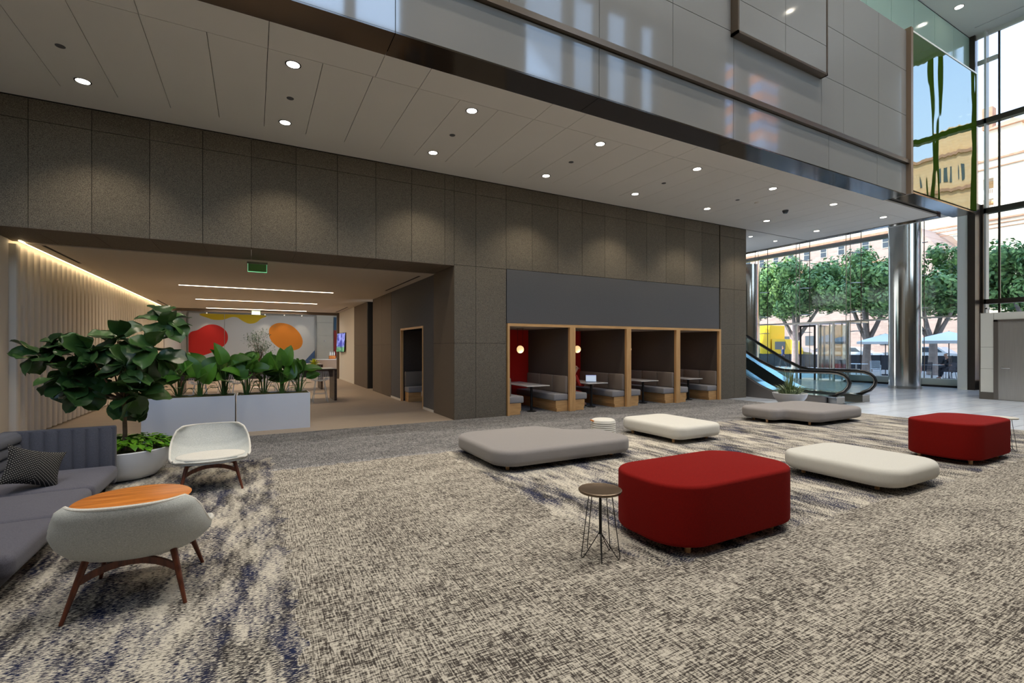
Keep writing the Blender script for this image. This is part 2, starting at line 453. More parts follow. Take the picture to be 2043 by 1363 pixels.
def brick_mat(name, c1, c2, mo, bw=.6, rh=.2, axis='yz'):
    m, nt, b = newmat(name); L = nt.links
    geo = N(nt, 'ShaderNodeNewGeometry'); sep = N(nt, 'ShaderNodeSeparateXYZ'); L.new(geo.outputs['Position'], sep.inputs[0])
    cb = N(nt, 'ShaderNodeCombineXYZ'); L.new(sep.outputs[1], cb.inputs[0]); L.new(sep.outputs[2], cb.inputs[1])
    br = N(nt, 'ShaderNodeTexBrick'); br.inputs['Scale'].default_value = 1; br.inputs['Brick Width'].default_value = bw; br.inputs['Row Height'].default_value = rh
    br.inputs['Mortar Size'].default_value = .02
    br.inputs['Color1'].default_value = c1; br.inputs['Color2'].default_value = c2; br.inputs['Mortar'].default_value = mo
    L.new(cb.outputs[0], br.inputs['Vector']); L.new(br.outputs['Color'], b.inputs['Base Color']); b.inputs['Roughness'].default_value = .9
    return m
M['brick'] = brick_mat('pink_brick', rgb(176, 148, 136), rgb(192, 164, 152), rgb(184, 162, 150))
M['cream'] = mat('cream_stucco', rgb(232, 218, 196), .9, nscale=.4, namt=.04)
M['tan'] = brick_mat('tan_brick', rgb(232, 190, 140), rgb(240, 202, 154), rgb(206, 170, 130), 1.2, .4)
M['rooftile'] = mat('roof_tile', rgb(188, 140, 112), .9, nscale=3, namt=.2)
M['shade'] = mat('window_dark', rgb(70, 76, 84), .2)
M['street'] = mat('asphalt', rgb(120, 118, 116), .9, nscale=.5, namt=.1)
M['pave'] = mat('pavement', rgb(186, 184, 182), .85, nscale=.6, namt=.06)
M['kerb'] = mat('red_kerb', rgb(150, 54, 50), .8)
M['navy'] = mat('dark_screen', rgb(44, 48, 60), .7)
M['skin'] = mat('skin', rgb(196, 148, 124), .6)
M['paint_white'] = mat('car_white', rgb(225, 228, 232), .2, coat=.5)
# ================================================================== SETTING
# ---- floors
struct('floor', MB().box(-9, 13.1, -1.6, YW, -.2, 0).box(XR, 5.2, YW, YW+.3, -.2, 0).box(-9, XL, YW, YW+.3, -.2, 0).box(5.2, 13.1, YW, 12.0, -.2, 0), M['carpet'])
struct('floor', MB().box(13.1, XG+.3, -1.6, YW, -.2, 0).box(13.1, XG+.3, YW, 20, -.2, 0), M['tile'])
struct('floor', MB().box(XL-.5, XR, YW, 34, -.2, 0).box(XR, 5.22, YW+.3, 22, -.2, 0).box(XR, XR+.3, 22, 26.2, -.2, 0).box(XR, 6.5, 26.2, 34, -.2, 0), M['corr_floor'])
# ---- granite wall: slabs with open joints over a dark backing
GX = [-3.011+.7435*k for k in range(-8, 23)]
zj = [0.0, 1.705, 3.44, 5.07, 5.4]
def slabs(mb, x0, x1, z0, z1, y=YW, t=.03, g=.004):
    xs = [x0]+[x for x in GX if x0+.05 < x < x1-.05]+[x1]
    zs = [z0]+[z for z in zj if z0+.05 < z < z1-.05]+[z1]
    for i in range(len(xs)-1):
        for k in range(len(zs)-1):
            mb.box(xs[i]+g, xs[i+1]-g, y, y+t, zs[k]+g, zs[k+1]-g)
w = MB()
slabs(w, -9, XL, 0, 5.4)
slabs(w, XL, XR, 3.43, 5.4)
slabs(w, XR, 5.2, 0, 5.4)
slabs(w, 5.2, 12.64, 3.45, 5.4)
slabs(w, 12.68, 13.93, 0, 5.4)
# end face of the wall beside the escalator
for k in range(4): w.box(13.90, 13.93, YW+.004, 11.2, zj[k]+.004, zj[k+1]-.004)
wall = struct('wall_back', w, M['granite'])
b = MB().box(-9, XL, YW+.03, YW+.3, 0, 5.4).box(XL, XR, YW+.03, YW+.3, 3.44, 5.4).box(XR+.03, 5.2, YW+.03, 11.9, 0, 5.4)
b.box(5.2, 12.64, YW+.03, YW+.3, 3.45, 5.4).box(12.68, 13.9, YW+.03, 12.3, 0, 5.4).box(5.2, 12.64, 12.05, 12.3, 0, 5.4)
struct('wall_backing', b, M['joint'])['kind'] = 'structure'
# fabric panel over the booths
struct('wall_panel', MB().box(5.22, 12.64, YW+.005, YW+.05, 2.18, 3.445), M['grey_panel'])
# granite soffit and jambs of the wide opening
s = MB()
for i in range(len(GX)-1):
    if GX[i+1] > XL and GX[i] < XR: s.box(max(GX[i], XL)+.003, min(GX[i+1], XR)-.003, YW+.001, 11.2, 3.42, 3.45)
struct('wall_lintel', s, M['granite_side'])
# ---- corridor right side
side = MB()
for y0, y1 in ((YW+.03, 11.23), (15.36, 16.7), (16.7, 18.02), (19.06, 20.4), (20.4, 21.78)):
    for z0, z1 in ((0, 1.705), (1.705, 3.42)): side.box(XR, XR+.03, y0+.003, y1-.003, z0+.003, z1-.003)
side.box(XR-.0, XR+.03, 18.02, 18.05, 0, 3.42)
struct('wall_right', side, M['granite_side'])
struct('wall_right', MB().box(XR+.005, XR+.05, 11.23, 12.05, .06, 3.42).box(XR+.005, XR+.05, 14.2, 15.36, .06, 3.42).box(XR+.005, XR+.05, 12.05, 14.2, 2.17, 3.42), M['grey_panel'])
struct('wall_right', MB().box(XR+.03, XR+.3, 15.3, 18.02, 0, 3.42).box(XR+.6, XR+.7, 18, 19.06, 0, 3.42).box(XR+.03, XR+.7, 19.06, 21.8, 0, 3.42).box(XR+.03, XR+.2, 14.3, 15.4, 0, 3.4).box(XR+.05, 5.2, 11.2, 11.9, 0, 3.42).box(XR+.05, 5.2, 14.3, 14.4, 0, 3.42).box(5.19, 5.22, 11.9, 14.4, 0, 3.42), M['reveal'])
struct('wall_right', MB().box(XR, XR+.2, 21.79, 25.95, 0, 3.42), M['white'])
struct('baseboard_right', MB().box(XR-.01, XR+.03, 11.23, 12.05, 0, .06).box(XR-.01, XR+.03, 14.2, 15.36, 0, .06).box(XR-.012, XR, 21.8, 25.9, 0, .08), M['white'])
# ---- fluted wall on the corridor's left
prof = []
y = 11.0; T = .29
fl = []
while y < 26.0:
    for k in range(12):
        t = k/12; q = min(1, max(0, .5-.9*math.cos(2*PI*t))); fl.append((y+T*t, .125*math.sqrt(q*(2-q))))
    y += T
fl.append((y, 0))
vs = []; fs = []
for (yy, a) in fl:
    for z in (.03, 3.36): vs.append((XL+a-.02, yy, z))
for i in range(len(fl)-1): fs.append((2*i, 2*i+2, 2*i+3, 2*i+1))
struct('wall_left', MB().add(vs, fs), M['flute'], smooth=True)
struct('wall_left', MB().box(XL-.5, XL-.03, YW+.03, 34, 0, 3.7).box(XL-.3, XL+.02, YW+.03, 11.0, 0, 3.42), M['flute'])
# ---- corridor ceiling with slots, LED cove gap on the left
cc = MB().box(XL+.16, XR+.75, 11.2, 26.0, 3.40, 3.5).box(XL-.3, XL+.16, 11.0, 26.2, 3.47, 3.6)
struct('ceiling', cc, M['ceil2'])
sl = MB()
for x, y0, y1 in ((3.66, 11.6, 15.1), (3.66, 22.0, 25.4), (-3.25, 11.3, 13.3), (-3.2, 22.2, 25.6)):
    sl.box(x-.025, x+.025, y0, y1, 3.396, 3.402)
tag(obj('ceiling_slot', sl, M['reveal'], None, False), kind='structure')
# portal at the corridor's end
struct('wall_portal', MB().box(XL-.1, XR+.2, 26.0, 26.18, 3.27, 3.75).box(3.80, 4.0, 25.93, 26.18, 0, 3.42).box(XL, XL+.1, 26, 26.18, 0, 3.3), mat('portal_bronze', rgb(104, 92, 80), .5, .3))
# room beyond
bw = MB()
for k, (z0, z1) in enumerate(((0, .8), (.8, 1.6), (1.6, 2.38), (2.38, 3.24), (3.24, 4.0))):
    bw.box(3.56, 4.58, 33.02, 33.1, z0+.006, z1-.006)
    bw.box(-4.9, -3.40, 33.02, 33.1, z0+.006, z1-.006)
bw.box(-5, 6.6, 33.1, 33.3, 0, 4)
struct('wall_far', bw, M['core'])
struct('wall_far', MB().box(6.5, 6.6, 26.2, 33, 0, 4).box(-5, -4.9, 26.2, 33.1, 0, 4), M['white'])
struct('ceiling', MB().box(-5, 6.6, 26.18, 33.3, 3.9, 4.05), M['white'])
# ---- low lobby ceiling in long panels
cp = MB(); back = MB()
xs = [-.498+.6563*k for k in range(-14, 28)]
xs = [-9.0]+[x for x in xs if -8.9 < x < 17.1]+[17.25]
for i in range(len(xs)-1):
    cp.box(xs[i]+.004, xs[i+1]-.004, 6.79, 9.2, 5.4, 5.44)
xw = [-9.0, -4.5, -1.15, .16, 1.5, 2.13, 4.10, 4.76, 6.73, 7.39, 9.36, 10.0, 12.0, 12.64, 14.6, 17.25]
for i in range(len(xw)-1): cp.box(xw[i]+.004, xw[i+1]-.004, 6.19, 6.782, 5.4, 5.44)
cp.box(-9, 17.25, 9.2, YW-.03, 5.4, 5.44)
cp.box(13.95, 17.25, YW+.02, 19.5, 5.4, 5.44)
struct('ceiling', cp, M['ceil'])
struct('ceiling', MB().box(-9, 17.25, 6.19, YW, 5.445, 5.6).box(13.9, 17.25, YW, 19.5, 5.445, 5.6).box(-9, 17.25, YW, YW+.35, 5.41, 5.6), M['reveal'])
# polished metal edge of the low ceiling
struct('trim_1', MB().box(17.25, 17.5, 6.19, 19.6, 5.38, 5.62), M['fascia_dark'])
# upper mass: floor slab, terrace, roof
struct('wall_upper', MB().box(-9, 17.5, 5.9, 20, 5.6, 9.4).box(17.4, XG, 7.85, 20, 7.05, 9.4).box(-9, 13.9, 9.9, 33, 5.4, 13.8), M['white'])
# pale green glass panels at the back of the terrace
pg = MB()
x = 24.78
while x > -6:
    pg.box(x-1.56, x-.008, 7.83, 7.85, 7.05, 13.72); x -= 1.568
struct('wall_terrace', pg, M['pale_green'])
struct('wall_terrace', MB().box(-9, XG, 7.855, 8.1, 7.05, 13.8), M['reveal'])
# ---- tall ceiling over the atrium, roof above
struct('ceiling', MB().box(-9, 24.05, -1.6, 7.83, 13.75, 13.9).box(24.10, XG+.2, -1.6, 7.83, 13.75, 13.9).box(24.04, 24.11, -1.6, 7.5, 13.79, 13.9).box(24.04, 24.11, 7.5, 7.83, 13.75, 13.9), M['ceil'])
struct('roof', MB().box(-9.2, XG+.4, -1.8, 20.2, 13.9, 14.6).box(-9.2, 20, 13, 24, 14.6, 40), M['white'])  # second box is an unseen tower added to shade the left-hand street trees
struct('wall_side', MB().box(XG-.3, XG+.2, -1.6, 1.35, 0, 13.75), M['core'])
struct('wall_side', MB().box(-9.2, -9, -1.8, 34, 0, 13.9).box(13.9, XG+.3, 20, 20.2, 0, 13.9), M['white'])
# ---- rear glazed wall behind the camera: deep piers and thin mullions
wins = [(-8.4, -5.2), (-4.6, -1.2), (.7, 2.1), (2.35, 3.6), (7.5, 9.1), (9.35, 10.4), (10.8, 11.85), (12.35, 13.2), (16.9, 17.9), (18.45, 21.0)]
rw = MB().box(-9, XG, -1.8, -1.5, -.1, 5.6).box(-9, XG, -1.8, -1.5, 13.5, 13.8)
px_ = -9.0
for a, b_ in wins+[(XG, XG)]:
    rw.box(px_, a, -1.9, -1.5, 5.6, 13.5); px_ = b_
struct('wall_rear', rw, M['granite'])
mu = MB()
for a, b_ in wins:
    for z in (6.85, 10.27): mu.box(a, b_, -1.75, -1.65, z-.04, z+.04)
struct('window_1', mu, M['trim_dark'])
# ---- street glazing, X = XG
wf = MB()
for yy in (16.28, 14.03, 11.7, 9.33, 18.5): wf.box(XG-.012, XG+.012, yy-.012, yy+.012, .3, 7.05)
fr = struct('window_2', wf, M['trim_dark'])
sillm = mat('window_sill_metal', rgb(196, 206, 196), .35)
struct('window_sill', MB().box(XG-.16, XG+.12, 7.95, 12.3, .0, .33).box(XG-.16, XG+.12, 15.0, 20, 0, .33), sillm)
struct('window_sill', MB().box(XG-.30, XG-.16, 7.95, 12.3, .0, .07), M['reveal'])
struct('trim_2', MB().box(XG-.3, XG-.05, 9.6, 20, 6.46, 6.62), M['steel'])
struct('trim_3', MB().box(XG-.10, XG+.02, 7.95, 20, 2.83, 2.9), M['steel'])
g = MB().box(XG-.006, XG+.006, 7.95, 12.3, .33, 7.05).box(XG-.006, XG+.006, 15.0, 19.9, .33, 7.05).box(XG-.006, XG+.006, 12.3, 15.0, 2.9, 7.05)
struct('window_pane', g, M['glass'])
# fittings: paired tension rods and spider brackets on each joint
for yy in (16.28, 14.03, 11.7, 9.33):
    rd = MB()
    for o_ in (.16, .34): rd.tube([(XG-.5, yy+o_+.05, 3.0 if yy > 12.5 else .35), (XG-.5, yy+o_+.05, 7.0)], .014, 6)
    brs = []
    for z in (3.25, 2.35, 6.0, 4.6):
        br = MB(); brs.append(br)
        br.tube([(XG-.5, yy+.2, z), (XG-.3, yy+.1, z+.03), (XG-.02, yy, z+.03)], .02, 6)
        br.tube([(XG-.04, yy-.14, z+.03), (XG-.04, yy+.14, z+.03)], .018, 6)
    t = thing('tension_rod_truss', {16.28: 'pair of thin steel rods on the glazing beside the far silver column', 14.03: 'pair of thin steel rods above the glass doors nearer the far column', 11.7: 'pair of thin steel rods on the glazing just left of the big column', 9.33: 'thin steel rods on the glazing just right of the big column'}[yy], 'glazing support', (XG-.5, yy, 0), group='steel rods holding the street glazing')
    obj('rod', rd, M['steel'], t)
    for br in brs: obj('bracket', br, M['steel'], t)
# pilaster between low and tall glazing
struct('pillar_1', MB().box(23.9, XG+.1, 7.64, 7.95, 0, 7.06), mat('pilaster_white', rgb(240, 243, 236), .4))
struct('pillar_2', MB().box(23.86, XG+.1, 7.42, 7.64, 0, 7.06), M['trim_dark'])
struct('pillar_3', MB().box(24.62, XG+.1, 7.66, 7.83, 7.05, 13.75).box(24.4, 24.47, 7.36, 7.42, .35, 7.06), M['trim_dark'])
struct('trim_4', MB().box(24.3, XG, 7.0, 7.42, 0, .35), M['black'])
struct('trim_5', MB().box(24.55, XG, 7.32, 7.38, .35, 13.7), M['core'])
tf = MB()
for yy, hw in ((7.03, .03), (4.9, .05), (3.62, .17), (2.3, .13)): tf.box(XG-.03, XG+.03, yy-hw, yy+hw, 0, 13.75)
struct('window_3', tf, M['trim_dark'])
tb = MB()
for z, hh in ((3.36, .09), (6.83, .1), (10.27, .1)): tb.box(XG-.28, XG, -1.6, 7.6, z-hh, z+hh)
struct('window_3', tb, M['trim_dark'])
struct('window_3', MB().box(XG-.1, XG, -1.6, 7.7, 13.6, 13.75).box(XG-.12, XG-.05, 7.05, 7.62, 12.55, 12.72), M['core'])
struct('window_pane', MB().box(XG-.006, XG+.006, -1.6, 7.64, .02, 13.7), M['glass'])
struct('window_pane', MB().box(-8.9, 21.2, -1.71, -1.70, 5.6, 13.5), M['glass_clear'])
# curved glass end beyond the far column
# ---- fascia of lacquered panels
YF = 5.69
f = MB(); g_ = .005
lowx = [-9.0]+[1.497+3.09*k for k in range(-3, 4)]+[12.784, 14.19]
for i in range(len(lowx)-1): f.box(lowx[i]+g_, lowx[i+1]-g_, YF, YF+.04, 5.4, 6.13)
upx = [-9.0]+[1.5+1.5465*k for k in range(-6, 5)]+[10.50, 11.35, 12.85, 14.19]
for i in range(len(upx)-1):
    zz = [6.24, 7.345, 8.45, 9.45]
    for k in range(3): f.box(upx[i]+g_, upx[i+1]-g_, YF, YF+.04, zz[k]+g_, zz[k+1]-g_)
# raised box of panels
for x0, x1 in ((7.64, 9.02), (9.02, 10.42)):
    for z0, z1 in ((7.29, 7.845), (7.845, 9.45)): f.box(x0+g_, x1-g_, YF-.14, YF-.1, z0+g_, z1-g_)
struct('wall_fascia', f, M['fascia'])
struct('wall_fascia', MB().box(-9, 14.19, YF+.045, 5.95, 5.42, 9.45).box(7.66, 10.40, YF-.1, YF, 7.31, 9.45), M['groove'])
struct('trim_6', MB().box(-9, 14.25, YF-.07, YF+.03, 6.14, 6.23).box(7.60, 10.46, YF-.15, YF, 7.24, 7.285).box(10.42, 10.46, YF-.15, YF, 7.24, 9.45).box(7.60, 7.64, YF-.15, YF, 7.24, 9.45), mat('fascia_ledge', rgb(112, 98, 84), .3, .8))
struct('trim_7', MB().box(14.19, 14.30, YF-.1, YF+.3, 5.4, 9.5), mat('fascia_corner', rgb(140, 118, 98), .35, .6))
# polished soffit under the fascia
so = MB()
for i in range(len(lowx)-1): so.box(lowx[i]+.004, lowx[i+1]-.004, YF+.002, 6.18, 5.38, 5.4)
so.box(14.2, 18.24, YF-.03, 6.17, 5.46, 5.5)
struct('trim_8', so, M['fascia_dark'])
# green mirrored glass box
struct('wall_mirror', MB().box(14.32, 18.24, YF-.05, YF-.02, 5.52, 9.45), M['mirror'])
struct('wall_mirror', MB().box(14.30, 18.26, YF-.02, 7.8, 5.52, 9.47).box(14.3, 18.26, YF-.06, YF-.02, 9.45, 9.49), M['core'])
# ---- elevator / service core at the right
XC = 20.03
pc = MB()
for z0, z1 in ((.22, .95), (.95, 1.62), (1.62, 2.68)): pc.box(XC, XC+.03, 5.80, 6.10, z0+.004, z1-.004)
pc.box(XC, XC+.03, 1.0, 5.79, 2.46, 2.68).box(XC, XC+.03, 1.0, 4.3, 0, 2.455)
struct('wall_core', pc, M['core'])
struct('wall_core', MB().box(XC+.03, 22.2, 1.0, 6.11, 0, 2.68).box(XC-.005, XC+.03, 5.79, 6.12, 0, .21).box(XC-.004, XC+.03, 6.10, 6.13, 0, 2.69), mat('core_edge', rgb(112, 106, 98), .35, .6))
d = MB().box(XC-.0, XC+.03, 4.4, 5.70, .01, 2.40)
dr = struct('door_1', d, M['door_steel'])
struct('door_frame', MB().box(XC-.02, XC+.03, 5.70, 5.80, 0, 2.46).box(XC-.02, XC+.03, 4.3, 5.80, 2.40, 2.46).box(XC-.02, XC+.03, 4.3, 4.4, 0, 2.4), mat('door_frame_steel', rgb(128, 122, 116), .35, .8), dr)
hd = MB().tube([(XC-.0, 5.60, .98), (XC-.06, 5.60, .98), (XC-.07, 5.56, .98), (XC-.07, 5.42, .98)], .012, 8)
hd.lathe([(.001, 0), (.03, 0), (.03, .01), (.001, .01)], (0, 0, 0), 12)
hd.v[-48:] = [(XC-.01+v[2], 5.60+v[0], .98+v[1]) for v in hd.v[-48:]]
obj('door_handle', hd, M['chrome'], dr)
# ---- big round columns
for i, (x, y, r, h) in enumerate(((22.75, 9.17, .52, 7.05), (20.1, 14.15, .5, 5.4))):
    c = MB().cyl((x, y, 0), r, h, 64)
    struct('column', c, M['column'])
    struct('column_base', MB().cyl((x, y, 0), r+.012, .1, 64), M['steel'])
# ---- glass entrance doors
dg = thing('glass_entrance_door', 'glass revolving entrance door with black and steel frames in the street glazing', 'door', (XG-.3, 13.4, 0))
blk = MB()
for yy in (14.20, 13.50): blk.box(24.3, 24.36, yy-.035, yy+.035, 0, 2.72)
blk.box(24.3, 24.36, 13.5, 14.2, 2.64, 2.72)
obj('black_frame', blk, M['black'], dg, False)
st = MB()
for xx, yy, w_ in ((24.6, 14.55, .05), (24.3, 13.32, .03), (24.9, 13.1, .02), (24.3, 12.62, .04), (25.6, 13.9, .03), (25.6, 12.9, .03), (24.9, 12.3, .02)):
    st.box(xx-.03, xx+.03, yy-w_, yy+w_, 0, 2.78)
obj('steel_frame', st, M['steel'], dg, False)
obj('corner_post', MB().cyl((24.3, 12.0, 0), .07, 2.83, 20), M['column'], dg)
obj('canopy_ring', MB().box(24.2, 25.9, 11.9, 14.8, 2.78, 2.86), M['steel'], dg, False)
obj('door_leaf', MB().box(24.33, 24.34, 13.5, 14.2, .1, 2.64).box(24.3, 25.6, 13.31, 13.32, .1, 2.7).box(24.32, 24.33, 12.05, 13.3, .1, 2.7).box(24.3, 25.6, 12.6, 12.61, .1, 2.7), M['glass'], dg, False)
obj('threshold', MB().box(24.2, 26, 11.9, 14.7, 0, .015), M['steel'], dg, False)
# ---- outdoors ground
struct('ground', MB().box(XG+.3, 41, -60, 70, -.25, -.02), M['pave'])
struct('street', MB().box(41, 57, -60, 70, -.35, .28), M['street'])
struct('kerb', MB().box(40.7, 41, -60, 70, -.1, .32), M['kerb'])
struct('ground', MB().box(57, 140, -60, 90, -.3, .30), M['pave'])
struct('ground', MB().box(-60, XG+.3, -80, -1.9, -.3, -.02), M['pave'])
# ================================================================== LIGHT
sc = bpy.context.scene
wd = bpy.data.worlds.new('World'); sc.world = wd; wd.use_nodes = True
nt = wd.node_tree; bg = nt.nodes['Background']; L = nt.links
tc = N(nt, 'ShaderNodeTexCoord'); sp = N(nt, 'ShaderNodeSeparateXYZ'); L.new(tc.outputs['Generated'], sp.inputs[0])
r = ramp(nt, sp.outputs[2], .02, .5)
col = mixc(nt, r, (.82, .91, 1.0, 1), (.42, .60, .96, 1))
L.new(col, bg.inputs['Color']); bg.inputs['Strength'].default_value = SKY
def light(name, kind, loc, energy, col=(1, 1, 1), size=.1, size_y=None, d=(0, 0, -1), spot=None, blend=.5):
    l = bpy.data.lights.new(name, kind); l.energy = energy; l.color = col
    if kind == 'AREA':
        l.size = size
        if size_y: l.shape = 'RECTANGLE'; l.size_y = size_y
    elif kind == 'SUN': l.angle = math.radians(1.0)
    else: l.shadow_soft_size = size
    if spot: l.spot_size = math.radians(spot); l.spot_blend = blend
    o = bpy.data.objects.new(name, l); C.objects.link(o); o.location = loc
    o.rotation_euler = Vector(d).to_track_quat('-Z', 'Y').to_euler()
    return o
light('sun', 'SUN', (0, 0, 60), SUN, (1, .93, .82), d=(.7, -.12, -.7))
# daylight portals in the window openings guide the sky sampling
def portal(name, loc, w, h, d):
    o = light(name, 'AREA', loc, 0, size=w, size_y=h, d=d); o.data.cycles.is_portal = True; return o
portal('daylight_portal', (8, -1.9, 9.2), 34, 7.2, (0, 1, 0))
portal('daylight_portal', (XG+.1, 3.0, 6.9), 9.6, 13.5, (-1, 0, 0))
portal('daylight_portal', (XG+.1, 13.9, 3.5), 12, 7, (-1, 0, 0))
# ================================================================== LOBBY FURNITURE
def ottoman(label, out, top, foot_pts, m, r=.06, r2=None, crown=.012, seam=None, group=None, zb=.07, foot_r=.026):
    cx = sum(p[0] for p in out)/len(out); cy = sum(p[1] for p in out)/len(out)
    t = thing('ottoman', label, 'ottoman', (cx, cy, 0), group=group)
    obj('cushion', MB().pad(out, zb, top-crown, r, 6, crown, r2), m, t)
    for (x, y) in foot_pts: obj('foot', MB().tube([(x, y, 0), (x, y, zb+.02)], [foot_r*.9, foot_r], 16), M['peg'], t)
    return t
def frect(x0, x1, y0, y1, r, n=10): return fillet([(x0, y0), (x1, y0), (x1, y1), (x0, y1)], r, n)
def red_ottoman(label, x0, x1, y0, y1, r, top):
    t = ottoman(label, frect(x0, x1, y0, y1, r), top, [(x0+.24, y0+.14), (x1-.3, y0+.14), (x0+.24, y1-.14), (x1-.3, y1-.14)], M['red'], .035, .03, .03, group='tall red ottomans')
    return t
red_ottoman('tall dark red oblong ottoman on wooden pegs beside the bronze wire side table', 2.75, 4.34, 2.48, 3.36, .33, .578)
red_ottoman('tall red oblong ottoman at the far right near the steel door', 8.42, 9.86, 2.60, 3.45, .30, .595)
ottoman('low grey lounge ottoman, the nearer of two, left of the striped pouf', fillet([(2.70, 5.28), (4.96, 5.28), (4.96, 6.2), (4.45, 6.3), (4.25, 6.93), (2.70, 6.93)], [.34, .28, .26, .5, .3, .34], 9), .295,
        [(2.93, 5.52), (4.7, 5.55), (2.93, 6.7), (4.1, 6.7), (4.2, 5.6)], M['ott_grey'], .07, .06, .01, group='low grey ottomans')
ottoman('low grey lounge ottoman with a curved-in side, in front of the escalator', fillet([(10.0, 5.48), (11.86, 5.48), (11.86, 7.0), (9.54, 7.0), (9.54, 6.12), (9.92, 6.1)], [.28, .28, .34, .3, .16, .12], 9), .315,
        [(10.12, 5.72), (11.6, 5.72), (9.66, 6.35), (11.6, 6.75), (9.8, 6.75)], M['ott_grey'], .08, .07, .01, group='low grey ottomans')
ottoman('low off-white square ottoman between the two grey ottomans', frect(6.10, 7.22, 5.52, 6.98, .2), .305, [(6.24, 5.77), (7.05, 5.77), (6.24, 6.75), (7.1, 6.75)], M['ott_white'], .08, .07, .012, group='low off-white ottomans')
ottoman('low off-white oblong ottoman between the two tall red ottomans', frect(5.96, 7.18, 2.47, 3.80, .28), .295, [(6.2, 2.76), (6.95, 2.72), (6.2, 3.58), (6.95, 3.58)], M['ott_white'], .08, .07, .012, group='low off-white ottomans')
# striped round pouf with a leather pull
pf = thing('pouf', 'small round off-white pouf with a tan leather pull behind the grey ottoman', 'pouf', (5.33, 6.50, 0))
pr = [(.01, 0), (.19, 0), (.205, .02)]
for k in range(9): pr += [(.214, .04+k*.034), (.207, .057+k*.034)]
pr += [(.20, .352), (.17, .368), (.01, .372)]
obj('body', MB().lathe(pr, (5.33, 6.50, 0), 40), M['ott_white'], pf)
tb_ = MB().pad(rrect(0, 0, .09, .035, .012, 3), -.012, .012, .006, 2, M=Matrix.Translation((5.33-.215, 6.50+.02, .345)) @ Euler((.3, -.4, 2.9)).to_matrix().to_4x4())
obj('pull_tab', tb_, M['orangewood'], pf)

def wire_table(loc, label, m_top, rz=0, r=.165, h=.52, group='wire side tables'):
    t = thing('side_table', label, 'side table', (loc[0], loc[1], 0), rz, group)
    obj('tabletop', MB().lathe([(.01, h-.022), (r*.97, h-.022), (r, h-.012), (r, h-.004), (r-.006, h), (r-.012, h-.004), (.01, h-.004)], (0, 0, 0), 56), m_top, t, world=False)
    obj('post', MB().cyl((0, 0, .17), .0085, h-.19, 12), M['black'], t, world=False)
    for k in range(5):
        a = 2*PI*k/5+.35; ca, sa = math.cos(a), math.sin(a)
        P_ = [(ca*.008, sa*.008, .185), (ca*.02, sa*.02, .165), (ca*.13, sa*.13, .012), (ca*.142, sa*.142, .004), (ca*.152, sa*.152, .012), (ca*.148, sa*.148, .05), (ca*.09, sa*.09, h-.03)]
        obj('leg', MB().tube(P_, .0036, 8), M['black'], t, world=False)
    return t
wire_table((2.335, 2.885), 'small round bronze-topped wire side table at the corner of the near red ottoman', M['bronze_top'])
wire_table((10.28, 2.86), 'small round pale-topped wire side table behind the far right red ottoman', M['ott_white'], .5, .165)

# ---- lounge chairs: upholstered shells on splayed walnut legs
def lerp_tab(tab, t):
    for i in range(len(tab)-1):
        if t <= tab[i+1][0]:
            a, b = tab[i], tab[i+1]; u = (t-a[0])/(b[0]-a[0]); u = u*u*(3-2*u)*.4+u*.6
            return [a[k]+(b[k]-a[k])*u for k in range(1, len(a))]
    return list(tab[-1][1:])
SH = [(0, .36, .345, .20, .0), (.05, .375, .36, .29, .0), (.15, .30, .368, .35, .004), (.3, .15, .35, .38, .04), (.45, -.02, .335, .388, .085), (.58, -.17, .345, .388, .12), (.7, -.28, .42, .378, .105), (.82, -.34, .52, .36, .055), (.93, -.385, .625, .335, .0), (1.0, -.405, .672, .285, -.012)]
def shell_pt(s, t):
    y, z, w, rise = lerp_tab(SH, t)
    a = abs(s)
    back = max(0, min(1, (t-.45)/.4))
    return Vector((w*math.sin(s*PI/2)*.55+w*s*.45, y+back*.13*a**2.2-(1-back)*.05*a**2*(1 if t < .2 else 0), z+rise*a**2.6))
